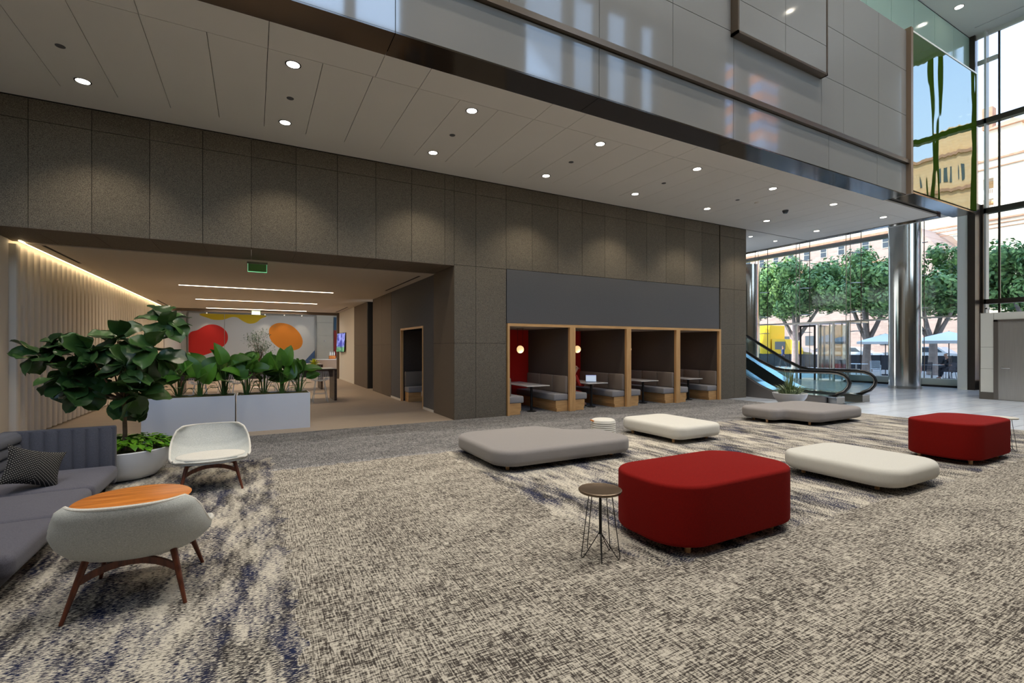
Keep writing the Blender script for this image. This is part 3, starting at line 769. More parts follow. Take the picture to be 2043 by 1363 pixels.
def lounge_chair(loc, rz, label):
    t = thing('lounge_chair', label, 'lounge chair', loc, rz, 'pale lounge chairs on walnut legs')
    nu, nv = 24, 30
    inner = [[shell_pt(-1+2*i/nu, j/nv) for i in range(nu+1)] for j in range(nv+1)]
    outer = []
    for j in range(nv+1):
        row = []
        for i in range(nu+1):
            s = -1+2*i/nu; v = j/nv
            i0, i1 = max(i-1, 0), min(i+1, nu); j0, j1 = max(j-1, 0), min(j+1, nv)
            n = (inner[j][i1]-inner[j][i0]).cross(inner[j1][i]-inner[j0][i]); n.normalize()
            e = (1-s*s)**.5 if abs(s) < 1 else 0
            ev = math.sin(PI*min(1, max(0, v)))**.6 if 0 < v < 1 else 0
            th = .018+.055*e*ev
            row.append(inner[j][i]+n*th)
        outer.append(row)
    mb = MB()
    W = nu+1
    vs = [p for r in outer for p in r]; fs = [(j*W+i, j*W+i+1, (j+1)*W+i+1, (j+1)*W+i) for j in range(nv) for i in range(nu)]
    obj('shell', MB().add(vs, fs), M['shell'], t, world=False)
    lift = [[p+Vector((0, 0, .0)) for p in r] for r in inner]
    vi = [p for r in lift for p in r]
    obj('inner_shell', MB().add(vi, fs), M['shell'], t, world=False)
    # rim roll closing inner and outer skins
    rim = [(inner[0][i]+outer[0][i])/2 for i in range(W)]+[(inner[j][nu]+outer[j][nu])/2 for j in range(1, nv+1)]+[(inner[nv][i]+outer[nv][i])/2 for i in range(nu-1, -1, -1)]+[(inner[j][0]+outer[j][0])/2 for j in range(nv-1, 0, -1)]
    obj('rim_piping', MB().tube(rim, .0115, 8, closed=True), M['shell_in'], t, world=False)
    # round seat pad
    pad = []
    for k in range(40):
        a = 2*PI*k/40; pad.append((.34*math.cos(a)*(1.0), .09+.25*math.sin(a)))
    seat = MB().pad(pad, 0, .035, .015, 4, .012)
    seat.v = [(x, y, z+.352+.0*x) if True else 0 for x, y, z in seat.v]
    obj('seat_pad', seat, M['shell_in'], t, world=False)
    for sx in (-1, 1):
        for sy in (-1, 1):
            top = Vector((sx*.215, sy*.20, .335)); foot = Vector((sx*.30, sy*.31, 0))
            obj('leg', MB().tube([foot, foot.lerp(top, .5), top], [.011, .0165, .021], 14), M['walnut'], t, world=False)
    for sy in (-1, 1):
        pts = []
        for k in range(9):
            u = -1+2*k/8; pts.append((u*.245, sy*(.235-.06*(1-u*u)), .205+.065*(1-u*u)))
        st = MB()
        vs = []; fs = []
        for (x, y, z) in pts:
            vs += [(x, y-.012, z-.022), (x, y+.012, z-.022), (x, y+.012, z+.022), (x, y-.012, z+.022)]
        for k in range(8):
            for q in range(4): fs.append((k*4+q, k*4+(q+1) % 4, k*4+4+(q+1) % 4, k*4+4+q))
        fs += [(3, 2, 1, 0), (32, 33, 34, 35)]
        obj('stretcher', MB().add(vs, fs), M['walnut'], t, world=False)
    obj('crossbar', MB().bbox(-.02, .02, -.18, .18, .262, .295, .006, 2), M['walnut'], t, world=False)
    return t
lounge_chair((-.655, 3.93, 0), math.radians(-4), 'pale grey shell lounge chair on walnut legs, back turned, before the orange wood table')
lounge_chair((-.43, 6.50, 0), math.radians(184), 'pale grey shell lounge chair on walnut legs facing forward, before the white planter boxes')
# ---- round coffee table
ct = thing('coffee_table', 'round orange wood coffee table behind the near lounge chair', 'coffee table', (-.83, 4.72, 0))
obj('tabletop', MB().lathe([(.01, .395), (.30, .396), (.375, .410), (.38, .416), (.374, .42), (.01, .42)], (-.83, 4.72, 0), 64), M['orangewood'], ct)
obj('pedestal', MB().lathe([(.16, 0), (.16, .012), (.03, .03), (.022, .2), (.03, .39), (.12, .397), (.01, .397)], (-.83, 4.72, 0), 32), M['walnut'], ct)
# ---- sofa
so_ = thing('sofa', 'slate grey sofa with channel-stitched back and deep loose seat cushions', 'sofa', (-1.9, 5.4, 0))
obj('base', MB().bbox(-2.25, -1.42, 4.12, 6.86, .06, .145, .02), M['sofa'], so_)
for (y0, y1) in ((4.13, 4.985), (4.99, 5.865), (5.87, 6.84)):
    obj('seat_cushion', MB().pad(frect(-2.2, -1.335, y0, y1, .07, 5), .135, .285, .05, 5, .022, .05), M['sofa'], so_)
def channels_x(x0, x1, y0, y1, z0, z1, n, bulge=.022):
    """vertical channels: panel from x0 to x1 facing -y at y0"""
    mb = MB(); vs = []; cols = []
    for k in range(n):
        for q in range(8):
            u = q/8; cols.append((x0+(x1-x0)*(k+u)/n, y0-bulge*abs(math.sin(PI*u))**.45))
    cols.append((x1, y0))
    for (x, y) in cols: vs += [(x, y, z0), (x, y, z1-.03), (x, y+.02, z1)]
    fs = []
    for i in range(len(cols)-1):
        for q in range(2): fs.append((3*i+q, 3*i+3+q, 3*i+4+q, 3*i+1+q))
    mb.add(vs, fs); return mb
ep = channels_x(-2.2, -1.40, 6.87, 6.95, .145, .705, 7)
obj('end_panel_channels', ep, M['sofa_back'], so_)
obj('end_panel', MB().bbox(-2.32, -1.375, 6.87, 6.955, .06, .716, .02), M['sofa_back'], so_)
# long back with horizontal channels
bk = MB(); rows = []
for k in range(4):
    for q in range(7):
        u = q/7; rows.append((.28+.42*(k+u)/4, -2.17+.03*abs(math.sin(PI*u))**.45))
rows.append((.70, -2.17))
vs = [(x, y, z) for (z, x) in rows for y in (4.1, 6.87)]
bk.add(vs, [(2*i, 2*i+1, 2*i+3, 2*i+2) for i in range(len(rows)-1)])
obj('back_channels', bk, M['sofa_back'], so_)
obj('backrest', MB().bbox(-2.32, -2.17, 4.0, 6.90, .06, .716, .03), M['sofa_back'], so_)
obj('arm', MB().bbox(-2.3, -1.39, 4.03, 4.125, .06, .54, .03), M['sofa'], so_)
for (x, y) in ((-1.46, 6.8), (-1.46, 4.2), (-2.2, 6.8), (-2.2, 4.2)):
    obj('foot', MB().tube([(x, y, 0), (x, y, .07)], [.012, .02], 10), M['black'], so_)
# ---- patterned pillow
def pillow_mat():
    m, nt, b = newmat('black_dotted_cloth'); L = nt.links
    b.inputs['Roughness'].default_value = .95
    tc = N(nt, 'ShaderNodeTexCoord'); sp = N(nt, 'ShaderNodeSeparateXYZ'); L.new(tc.outputs['Object'], sp.inputs[0])
    ax = math_(nt, 'ABSOLUTE', sp.outputs[0])
    u = math_(nt, 'ADD', math_(nt, 'MULTIPLY', ax, .7), sp.outputs[2]); v = math_(nt, 'SUBTRACT', math_(nt, 'MULTIPLY', ax, 1.0), math_(nt, 'MULTIPLY', sp.outputs[2], .7))
    fu = math_(nt, 'FRACT', math_(nt, 'MULTIPLY', u, 44)); fv = math_(nt, 'FRACT', math_(nt, 'MULTIPLY', v, 62))
    d1 = math_(nt, 'LESS_THAN', math_(nt, 'ABSOLUTE', math_(nt, 'SUBTRACT', fu, .5)), .09)
    d2 = math_(nt, 'LESS_THAN', math_(nt, 'ABSOLUTE', math_(nt, 'SUBTRACT', fv, .5)), .19)
    L.new(mixc(nt, math_(nt, 'MULTIPLY', d1, d2), rgb(20, 19, 20), rgb(200, 196, 188)), b.inputs['Base Color']); return m
def pil(i, j):
    u = -1+2*i; v = -1+2*j
    ex = 1-.10*(1-abs(v)**1.5) if True else 1
    return (u*.225*(1-.14*(1-v*v)), 0, v*.185*(1-.16*(1-u*u)))
pm = MB(); n_ = 16
for sgn in (1, -1):
    def fn(i, j, sgn=sgn):
        x, y, z = pil(i, j); u = -1+2*i; v = -1+2*j
        return (x, sgn*.075*(max(0, (1-u*u)*(1-v*v)))**.45, z)
    pm.grid(fn, n_, n_)
pl = single('throw_pillow', pm, pillow_mat(), 'black throw pillow with rows of white dashes on the slate sofa', 'pillow', loc=(-1.80, 6.02, .485))
pl.rotation_euler = Euler((math.radians(-22), math.radians(20), math.radians(36)))

# ================================================================== PLANTS
rnd = random.Random(7)
def leaf(mb, base, d, up, ln, wd, wave=.06, droop=.25, shape='fig', nv=7, nu=4, fold=.15):
    """one broad leaf from base along d"""
    d = Vector(d).normalized(); up = Vector(up); side = d.cross(up)
    if side.length < 1e-3: side = Vector((1, 0, 0))
    side.normalize(); nrm = side.cross(d).normalized(); ph = rnd.random()*6
    def fn(i, j):
        u = -1+2*i; t = j
        if shape == 'fig': w = (.25+.75*math.sin(PI*.5*min(1, t/.62)))*(1 if t < .7 else math.sqrt(max(0, 1-((t-.7)/.3)**2)))*(1 if t > .02 else .3)
        elif shape == 'paddle': w = math.sin(PI*t**.72)**.6
        else: w = math.sin(PI*t**.7)**.9
        w = max(w, .02)
        p = Vector(base)+d*(ln*t)+side*(u*wd*.5*w)
        p += nrm*(fold*abs(u)*wd*w-droop*ln*t*t+wave*wd*math.sin(ph+t*9+u*2.0)*abs(u))
        return p
    mb.grid(fn, nu, nv)
# -- fiddle leaf fig in a white bowl, underplanted
BX, BY = -1.41, 7.47
pot = thing('bowl_planter', 'large white bowl planter on the carpet beside the end of the sofa', 'planter', (BX, BY, 0))
obj('bowl', MB().lathe([(.01, 0), (.26, 0), (.33, .02), (.42, .12), (.475, .25), (.495, .36), (.485, .37), (.46, .36), (.44, .3), (.01, .3)], (BX, BY, 0), 64), M['pot_white'], pot)
obj('soil', MB().lathe([(.01, .33), (.44, .31), (.44, .3), (.01, .3)], (BX, BY, 0), 32), M['soil'], pot)
fig = thing('fiddle_leaf_fig', 'tall fiddle leaf fig tree with big dark leaves in the white bowl planter', 'tree', (BX, BY, .3))
RT = Vector((.879, -.477, 0)); FW = Vector((.477, .879, 0))
base = Vector((BX, BY, .3))
tr = MB()
fork = Vector((BX, BY, .95))
tr.tube([base, (BX+.01, BY, .55), fork], [.028, .024, .022], 10)
clus = [(-.73, 1.62, .1), (-1.0, 1.52, -.05), (-.80, 1.30, .1), (-.50, 1.28, -.2), (-.28, 1.42, .15), (-.08, 1.68, .0), (.10, 1.52, .25), (.47, 1.93, .05), (.45, 1.56, -.1), (.22, 1.36, -.25), (.24, 1.08, -.1), (-.38, 1.14, -.15), (-.02, 1.02, .1), (-.22, 1.55, -.25)]
ctr = []
for (dx, z, dz) in clus: ctr.append(Vector((BX, BY, 0))+RT*dx+FW*dz+Vector((0, 0, z)))
for p in ctr:
    mid = fork.lerp(p, .5)+Vector((0, 0, -.06)); tr.tube([fork, mid, p], [.014, .010, .006], 6)
obj('trunk', tr, M['trunk'], fig)
for ci, p in enumerate(ctr):
    fm = MB()
    nl = 12 if ci != 12 else 8
    for k in range(nl):
        a = 2*PI*k/nl*1.0+rnd.random()*.5+ci
        el = rnd.choice((-.9, -.5, -.2, .1, .4, .8)) if ci != 12 else -1.0
        d_ = Vector((math.cos(a)*math.cos(el), math.sin(a)*math.cos(el), math.sin(el)))
        ln = rnd.uniform(.25, .33)
        leaf(fm, p+Vector((0, 0, rnd.uniform(-.09, .06)))+d_*.02, d_, Vector((rnd.uniform(-.5, .5), rnd.uniform(-.9, .1), 1)), ln, ln*.78, .07, rnd.uniform(.05, .35), 'fig', 10, 4)
    obj('leaf_cluster', fm, M['fig'], fig)
po = MB()
for k in range(420):
    a = rnd.random()*2*PI; r_ = math.sqrt(rnd.random())*.50
    z = .34+.15*math.sqrt(max(0, 1-(r_/.54)**2))*rnd.uniform(.5, 1.1)
    b0 = Vector((BX+r_*math.cos(a), BY+r_*math.sin(a), z))
    if b0.y < 7.12: continue
    el = rnd.uniform(-.5, .5); d_ = (math.cos(a)*math.cos(el), math.sin(a)*math.cos(el), math.sin(el))
    ln = rnd.uniform(.075, .12); leaf(po, b0, d_, (0, 0, 1), ln, ln*.75, .05, .35, 'p', 4, 2)
single('pothos', po, M['pothos'], 'bright green trailing pothos covering the top of the white bowl planter', 'plant')
# -- white box planters
for (x0, x1, lab) in ((-1.72, -.31, 'white rectangular planter box, the left one of the pair'), (-.285, 1.0, 'white rectangular planter box, the right one of the pair, beside the walkway')):
    t = thing('planter_box', lab, 'planter', ((x0+x1)/2, 10.65, 0), group='white planter boxes')
    m = MB().box(x0, x1, 10.35, 10.37, 0, .70).box(x0, x1, 10.93, 10.95, 0, .70).box(x0, x0+.02, 10.37, 10.93, 0, .70).box(x1-.02, x1, 10.37, 10.93, 0, .70).box(x0+.02, x1-.02, 10.37, 10.93, .0, .1)
    obj('box', m, M['planter_white'], t, False)
    sm = MB(); nx = 30; ny = 10
    sm.grid(lambda i, j: (x0+.02+(x1-x0-.04)*i, 10.37+.56*j, .66+.035*mnoise.noise((i*14, j*6, x0))+.03), nx, ny)
    obj('moss', sm, M['soil'], t)
def paddle_plant(loc, h, n, seed, label, group='broad-leaved plants in the white boxes'):
    rnd.seed(seed)
    t = thing('paddle_leaf_plant', label, 'plant', loc, group=group)
    st = MB(); lf = MB()
    for k in range(n):
        a = 2*PI*k/n+rnd.random()*.8; hh = h*rnd.uniform(.42, 1.0)*.60; sp_ = rnd.uniform(.02, .17)
        p0 = Vector((math.cos(a)*.03, math.sin(a)*.03, 0)); p1 = Vector((math.cos(a)*sp_*.5, math.sin(a)*sp_*.5, hh*.6)); p2 = Vector((math.cos(a)*sp_, math.sin(a)*sp_, hh))
        st.tube([p0, p1, p2], [.011, .008, .005], 6)
        el = rnd.uniform(.1, 1.3); d_ = Vector((math.cos(a)*math.cos(el), math.sin(a)*math.cos(el), math.sin(el)))
        ln = rnd.uniform(.30, .43)*h/.9
        leaf(lf, p2, d_, Vector((rnd.uniform(-.6, .6), -rnd.uniform(.2, 1.4), .8)), ln, ln*rnd.uniform(.62, .8), .03, rnd.uniform(.15, .45), 'paddle', 8, 4, .22)
    for k in range(5):
        a = rnd.random()*6.28; b0 = Vector((math.cos(a)*.05, math.sin(a)*.05, .02)); b1 = b0+Vector((math.cos(a)*.09, math.sin(a)*.09, rnd.uniform(.08, .25)))
        st.tube([b0, b1], .004, 5); leaf(lf, b1, (math.cos(a), math.sin(a), .3), (0, 0, 1), .12, .08, .05, .3, 'paddle', 5, 2)
    obj('stems', st, M['paddle_stem'], t, world=False); obj('leaves', lf, M['paddle'], t, world=False)
    return t
PX = [(-1.55, 'leftmost broad-leaved plant in the left white planter box, behind the fig tree'), (-1.22, 'second broad-leaved plant from the left in the left white planter box'), (-.88, 'third broad-leaved plant from the left in the left white planter box'), (-.50, 'broad-leaved plant at the right end of the left white planter box'),
      (-.12, 'broad-leaved plant at the left end of the right white planter box'), (.18, 'second broad-leaved plant from the left in the right white planter box'), (.50, 'third broad-leaved plant from the left in the right white planter box'), (.82, 'rightmost broad-leaved plant in the right white planter box beside the walkway')]
for i, (x, lab) in enumerate(PX):
    paddle_plant((x, 10.62+(.1 if i % 2 else -.05), .68), (.95, .86, .92, 1.0, .95, .92, .95, .9)[i], (9, 10, 10, 11, 11, 10, 12, 11)[i], 20+i, lab)
# -- bowl with striped grass before the escalator
EX, EY = 13.12, 7.95
bp_ = thing('bowl_planter', 'small white bowl planter on the floor in front of the escalator', 'planter', (EX, EY, 0))
obj('bowl', MB().lathe([(.01, 0), (.2, 0), (.30, .09), (.40, .22), (.44, .34), (.425, .345), (.39, .3), (.01, .29)], (EX, EY, 0), 48), M['pot_white'], bp_)
rnd.seed(5)
gm = MB()
for k in range(300):
    a = rnd.random()*2*PI; r0 = rnd.random()*.28; up = k < 40
    L_ = rnd.uniform(.5, .74) if up else rnd.uniform(.28, .55)
    out = (rnd.uniform(.05, .35) if up else rnd.uniform(.5, 1.0)); p0 = Vector((EX+(r0*.3 if up else r0)*math.cos(a), EY+(r0*.3 if up else r0)*math.sin(a), .31))
    pts = []
    for q in range(6):
        t = q/5; rad = out*L_*t*.8; z = L_*(t-(.0 if up else .85)*t*t*out)
        pts.append(p0+Vector((math.cos(a)*rad, math.sin(a)*rad, z)))
    sd = Vector((-math.sin(a), math.cos(a), 0)); vs = []; fs = []
    for q, p in enumerate(pts):
        w_ = .013*(1-(q/5)**2)+.001; vs += [p-sd*w_, p+sd*w_]
    for q in range(5): fs.append((2*q, 2*q+1, 2*q+3, 2*q+2))
    gm.add(vs, fs)
single('striped_grass_plant', gm, M['grass'], 'spiky plant with green and cream striped blades in the bowl before the escalator', 'plant')

# ================================================================== BOOTHS
cells = [(5.28, 7.00), (7.17, 8.87), (9.03, 10.75), (10.91, 12.60)]
names = ['leftmost', 'second from left', 'third from left', 'rightmost']
Y0, Y1 = 9.83, 11.9
oakm = M['oak']
fe = thing('booth_surround', 'light oak frame of posts and head rail around the four seating booths', 'frame', (8.9, Y0, 0))
for (x0, x1) in ((5.227, 5.28), (7.0, 7.17), (8.87, 9.03), (10.75, 10.91), (12.60, 12.685)):
    obj('post', MB().box(x0, x1, Y0, YW+.05, 0, 2.11), oakm, fe, False)
obj('head_rail', MB().box(5.227, 12.685, Y0, YW+.05, 2.11, 2.175), M['oak_h'], fe, False)
for i, (x0, x1) in enumerate(cells):
    c = thing('booth_shell', 'dark felt booth interior with a red end wall, '+names[i]+' of the four booths', 'booth', ((x0+x1)/2, Y1, 0), group='booth interiors')
    obj('side_wall', MB().box(x0-.07, x0, YW+.05, Y1, 0, 2.11), M['booth_dark'], c, False)
    obj('side_wall', MB().box(x1, x1+.07, YW+.05, Y1, 0, 2.11), M['booth_dark'], c, False)
    obj('red_end_wall', MB().box(x0-.07, x1+.07, Y1, Y1+.05, 0, 2.11), M['booth_red'], c, False)
    obj('roof', MB().box(x0-.07, x1+.07, YW+.05, Y1+.05, 2.11, 2.17), M['bench_back'], c, False)
def bench(label, loc, rz=0, side=1, ln=1.95, group='booth benches'):
    """local: runs along +y from 0, seat opens toward -x when side = 1"""
    t = thing('booth_bench', label, 'bench', loc, rz, group); s = -side
    def bx(a, b, y0, y1, z0, z1, r=0):
        x0, x1 = sorted((s*a, s*b)); return MB().bbox(x0, x1, y0, y1, z0, z1, r) if r else MB().box(x0, x1, y0, y1, z0, z1)
    obj('base', bx(0, .36, .03, ln, .085, .275), M['oak_h'], t, False, world=False)
    obj('plinth', bx(0, .335, .03, ln, 0, .085), M['oak_h'], t, False, world=False)
    obj('seat_cushion', bx(0, .43, .01, ln, .275, .44, .03), M['bench'], t, world=False)
    e = [0.01, .62, 1.26, ln]
    for k in range(3):
        if e[k+1] > ln: break
        obj('back_cushion', bx(.0, .085, e[k], e[k+1]-.012, .44, .885, .03), M['bench_back'], t, world=False)
    return t
def booth_table(label, loc, group='booth tables'):
    t = thing('booth_table', label, 'table', loc, 0, group)
    obj('tabletop', MB().bbox(-.335, .335, -.2, 1.35, .632, .655, .008), M['stone_top'], t, world=False)
    obj('post', MB().cyl((-.1, -.02, .01), .032, .62, 20), M['black'], t, world=False)
    obj('foot', MB().lathe([(.01, 0), (.12, 0), (.12, .012), (.04, .03), (.01, .03)], (-.1, -.02, 0), 32), M['black'], t, world=False)
    obj('post', MB().cyl((-.1, 1.1, .01), .032, .62, 20), M['black'], t, world=False)
    obj('foot', MB().lathe([(.01, 0), (.12, 0), (.12, .012), (.04, .03), (.01, .03)], (-.1, 1.1, 0), 32), M['black'], t, world=False)
    return t
def pendant(label, loc, group='booth pendant lamps'):
    t = thing('pendant_lamp', label, 'lamp', loc, 0, group)
    obj('globe', MB().lathe([(.001, -.1)]+[(.1*math.cos(a), .1*math.sin(a)) for a in [(-PI/2+PI*k/14) for k in range(1, 14)]]+[(.001, .1)], (0, 0, 0), 28), M['globe'], t, world=False)
    obj('cord', MB().tube([(-.085, 0, .55), (-.07, 0, .06)], .004, 6).tube([(.085, 0, .55), (.07, 0, .06)], .004, 6).box(-.1, .1, -.02, .02, .545, .552), M['black'], t, world=False)
    obj('ring', MB().tube([(.108*math.cos(a), 0, .108*math.sin(a)) for a in [2*PI*k/24 for k in range(24)]], .006, 6, closed=True), M['black'], t, world=False)
    return t
M['globe'] = emit('glowing_globe', (1, .58, .23, 1), .98)
for i, (x0, x1) in enumerate(cells):
    bench('grey upholstered oak bench on the right side of the booth '+names[i]+' of four', (x1, 9.9, 0), 0, 1)
    bench('grey upholstered oak bench on the left side of the booth '+names[i]+' of four', (x0, 9.9, 0), 0, -1)
    booth_table('pale topped booth table on black post, booth '+names[i]+' of four', ((x0+x1)/2+.1, 10.3, 0))
    p = pendant('round glowing pendant lamp in the booth '+names[i]+' of four', (((x0+x1)/2-(.0 if i == 0 else .04)), 10.86, 1.557))
    light('booth_lamp_light', 'POINT', ((x0+x1)/2, 10.75, 1.40), 2.2, (1, .7, .4), .1)
# corridor booth
cb = thing('booth_surround', 'light oak frame of the booth opening in the corridor wall', 'frame', (XR, 13.1, 0))
obj('post', MB().box(XR-.015, XR+.06, 12.05, 12.10, 0, 2.12), oakm, cb, False)
obj('post', MB().box(XR-.015, XR+.06, 14.14, 14.2, 0, 2.12), oakm, cb, False)
obj('head_rail', MB().box(XR-.015, XR+.06, 12.05, 14.2, 2.12, 2.175), oakm, cb, False)
cs = thing('booth_shell', 'dark lined booth interior in the corridor wall', 'booth', (4.6, 13.1, 0))
obj('side_wall', MB().box(3.97, 5.12, 14.2, 14.26, 0, 2.12), M['booth_dark'], cs, False)
obj('side_wall', MB().box(3.97, 5.12, 12.0, 12.05, 0, 2.12), M['booth_dark'], cs, False)
obj('end_wall', MB().box(5.12, 5.18, 12.05, 14.2, 0, 2.12), M['booth_dark'], cs, False)
bench('grey bench on oak base against the far side of the corridor booth', (3.98, 14.14, 0), math.radians(-90), -1, 1.1, 'corridor booth benches')
bench('grey bench on oak base at the near side of the corridor booth', (3.98, 12.1, 0), math.radians(-90), 1, 1.1, 'corridor booth benches')
for o in bpy.data.objects:
    if o.get('group') == 'corridor booth benches':
        o.rotation_euler.z = math.radians(-90)
        if 'near' in o['label']: o.location = (3.98, 12.1, 0)
# ================================================================== PEOPLE
def figure(name, mb_joints, bones, m, parent, root, sub=2):
    """continuous body grown around a skeleton"""
    ks = list(mb_joints); me = bpy.data.meshes.new(name)
    me.from_pydata([mb_joints[k][0] for k in ks], [(ks.index(a), ks.index(b)) for a, b in bones], [])
    o = bpy.data.objects.new(name, me); C.objects.link(o); me.materials.append(m); o.parent = parent
    mod = o.modifiers.new('Skin', 'SKIN'); mod.use_smooth_shade = True
    sl = me.skin_vertices[0].data
    for i, k in enumerate(ks):
        r = mb_joints[k][1]; sl[i].radius = r if isinstance(r, tuple) else (r, r); sl[i].use_root = (k == root)
    s = o.modifiers.new('Sub', 'SUBSURF'); s.levels = sub; s.render_levels = sub
    dg = bpy.context.evaluated_depsgraph_get(); ev = o.evaluated_get(dg)
    nm = bpy.data.meshes.new_from_object(ev, depsgraph=dg); o.modifiers.clear(); o.data = nm
    nm.materials.clear(); nm.materials.append(m)
    for p in nm.polygons: p.use_smooth = True
    return o
def seated_person(label, loc, rz, top, bottom, hair, shoe, lean=.12, reach=.42, seat=.45, knee=.45, skirt=False, long_hair=True, scale=1.0):
    """faces +x in local space; hips over the seat at the origin"""
    t = thing('person', label, 'person', loc, rz); t.scale = (scale,)*3
    hz = seat+.10; L_ = lean
    J = {}
    J['hip'] = ((0, 0, hz), (.115, .15)); J['waist'] = ((L_*.25, 0, hz+.16), (.085, .12)); J['chest'] = ((L_*.7, 0, hz+.36), (.095, .145)); J['neckb'] = ((L_*1.0, 0, hz+.49), .055); J['neck'] = ((L_*1.15, 0, hz+.545), .045)
    J['headb'] = ((L_*1.3+.015, 0, hz+.60), (.062, .06)); J['head'] = ((L_*1.4+.015, 0, hz+.68), (.085, .072)); J['crown'] = ((L_*1.4, 0, hz+.755), (.055, .05))
    bones = [('hip', 'waist'), ('waist', 'chest'), ('chest', 'neckb'), ('neckb', 'neck'), ('neck', 'headb'), ('headb', 'head'), ('head', 'crown')]
    body = dict(J)
    for s, n in ((-1, 'l'), (1, 'r')):
        body['sh'+n] = ((L_*.9, s*.165, hz+.44), .052); body['el'+n] = ((L_*.9+.10, s*.21, hz+.20), .038); body['wr'+n] = ((reach, s*.12, hz+.175), .026); body['pa'+n] = ((reach+.07, s*.10, hz+.18), (.014, .032))
        bones += [('neckb', 'sh'+n), ('sh'+n, 'el'+n), ('el'+n, 'wr'+n), ('wr'+n, 'pa'+n)]
        body['th'+n] = ((.08, s*.085, hz-.02), .085); body['kn'+n] = ((.44, s*.10, knee+.04), .058); body['an'+n] = ((.46+(.12 if s > 0 else .0), s*.10, .085), .036); body['to'+n] = ((.60+(.12 if s > 0 else .0), s*.10, .035), (.025, .035))
        bones += [('hip', 'th'+n), ('th'+n, 'kn'+n), ('kn'+n, 'an'+n), ('an'+n, 'to'+n)]
        for q in range(5):
            y_ = s*.10+(-.026+.013*q); ln = (.05, .062, .066, .06, .045)[q]
            x0 = reach+.085
            if q == (4 if s < 0 else 0): 
                body['f%s%d' % (n, q)] = ((reach+.06, s*.10-s*.045, hz+.178), .009); bones.append(('pa'+n, 'f%s%d' % (n, q)))
            else:
                body['f%s%d' % (n, q)] = ((x0+ln*.6, y_, hz+.178), .0085); body['g%s%d' % (n, q)] = ((x0+ln, y_, hz+.165), .007)
                bones += [('pa'+n, 'f%s%d' % (n, q)), ('f%s%d' % (n, q), 'g%s%d' % (n, q))]
    figure('body', body, bones, M['skin'], t, 'hip')
    # clothing slightly larger than the body
    cl = {k: (J[k][0], tuple(r+.014 for r in J[k][1]) if isinstance(J[k][1], tuple) else J[k][1]+.012) for k in ('hip', 'waist', 'chest', 'neckb')}
    cbn = [('hip', 'waist'), ('waist', 'chest'), ('chest', 'neckb')]
    for n in 'lr':
        for k, e in (('sh', .016), ('el', .016), ('wr', .010)): p = body[k+n]; cl[k+n] = (p[0], p[1]+e)
        cbn += [('neckb', 'sh'+n), ('sh'+n, 'el'+n), ('el'+n, 'wr'+n)]
    figure('top', cl, cbn, top, t, 'hip')
    pn = {'hip': (J['hip'][0], (.128, .165))}; pb = []
    for n in 'lr':
        ks = ('th', 'kn') if skirt else ('th', 'kn', 'an')
        prev = 'hip'
        for k in ks:
            p = body[k+n]; pn[k+n] = (p[0], p[1]+.016 if k != 'an' else p[1]+.012); pb.append((prev, k+n)); prev = k+n
    figure('skirt' if skirt else 'trousers', pn, pb, bottom, t, 'hip')
    hx, hzz = L_*1.4, hz+.70
    hr = {'a': ((hx-.01, 0, hzz+.045), (.085, .078)), 'b': ((hx-.045, 0, hzz-.01), (.075, .08))}; hb = [('a', 'b')]
    if long_hair: hr['c'] = ((hx-.07, 0, hzz-.12), (.05, .075)); hr['d'] = ((hx-.09, 0, hzz-.22), (.03, .06)); hb += [('b', 'c'), ('c', 'd')]
    figure('hair', hr, hb, hair, t, 'a')
    fc = MB()
    for s in (-1, 1): fc.lathe([(.001, -.008), (.008, 0), (.001, .008)], (hx+.098, s*.028, hz+.69), 8)
    obj('eyes', fc, M['black'], t, world=False)
    obj('nose', MB().tube([(hx+.095, 0, hz+.695), (hx+.118, 0, hz+.665), (hx+.098, 0, hz+.655)], [.008, .012, .01], 8), M['skin'], t, world=False)
    obj('mouth', MB().tube([(hx+.09, -.022, hz+.63), (hx+.099, 0, hz+.628), (hx+.09, .022, hz+.63)], .005, 6), mat('lips', rgb(150, 80, 74), .5), t, world=False)
    for n in 'lr':
        a = body['an'+n][0]; b_ = body['to'+n][0]
        figure('shoe', {'a': ((a[0]-.03, a[1], .05), (.035, .036)), 'b': ((a[0]+.05, a[1], .035), (.03, .036)), 'c': ((b_[0]+.02, b_[1], .025), (.02, .03))}, [('a', 'b'), ('b', 'c')], shoe, t, 'a', 1)
    return t
reddress = mat('red_knit', rgb(176, 40, 28), .9)
seated_person('person in a rust red dress typing on a laptop, mostly hidden behind the booth post', (7.50, 10.66, 0), math.radians(-4), reddress, reddress, mat('blond_hair', rgb(150, 112, 74), .7), M['black'], .20, .50, .34, .34, skirt=True, scale=.93)
# laptop
lp = thing('laptop', 'open laptop with a bright screen on the second booth table', 'laptop', (8.12, 10.42, .655), math.radians(-38))
obj('keyboard_base', MB().bbox(-.15, .15, -.11, .10, 0, .014, .005, 2), M['steel'], lp, world=False)
obj('lid', MB().box(-.15, .15, .10, .108, .01, .205), M['black'], lp, False, world=False)
obj('screen', MB().box(-.14, .14, .097, .10, .02, .19), emit('laptop_screen', (.55, .68, .85, 1), .55), lp, False, world=False)
obj('title_bar', MB().box(-.14, .14, .0955, .097, .175, .195), emit('laptop_bar', (.03, .03, .3, 1), .5), lp, False, world=False)

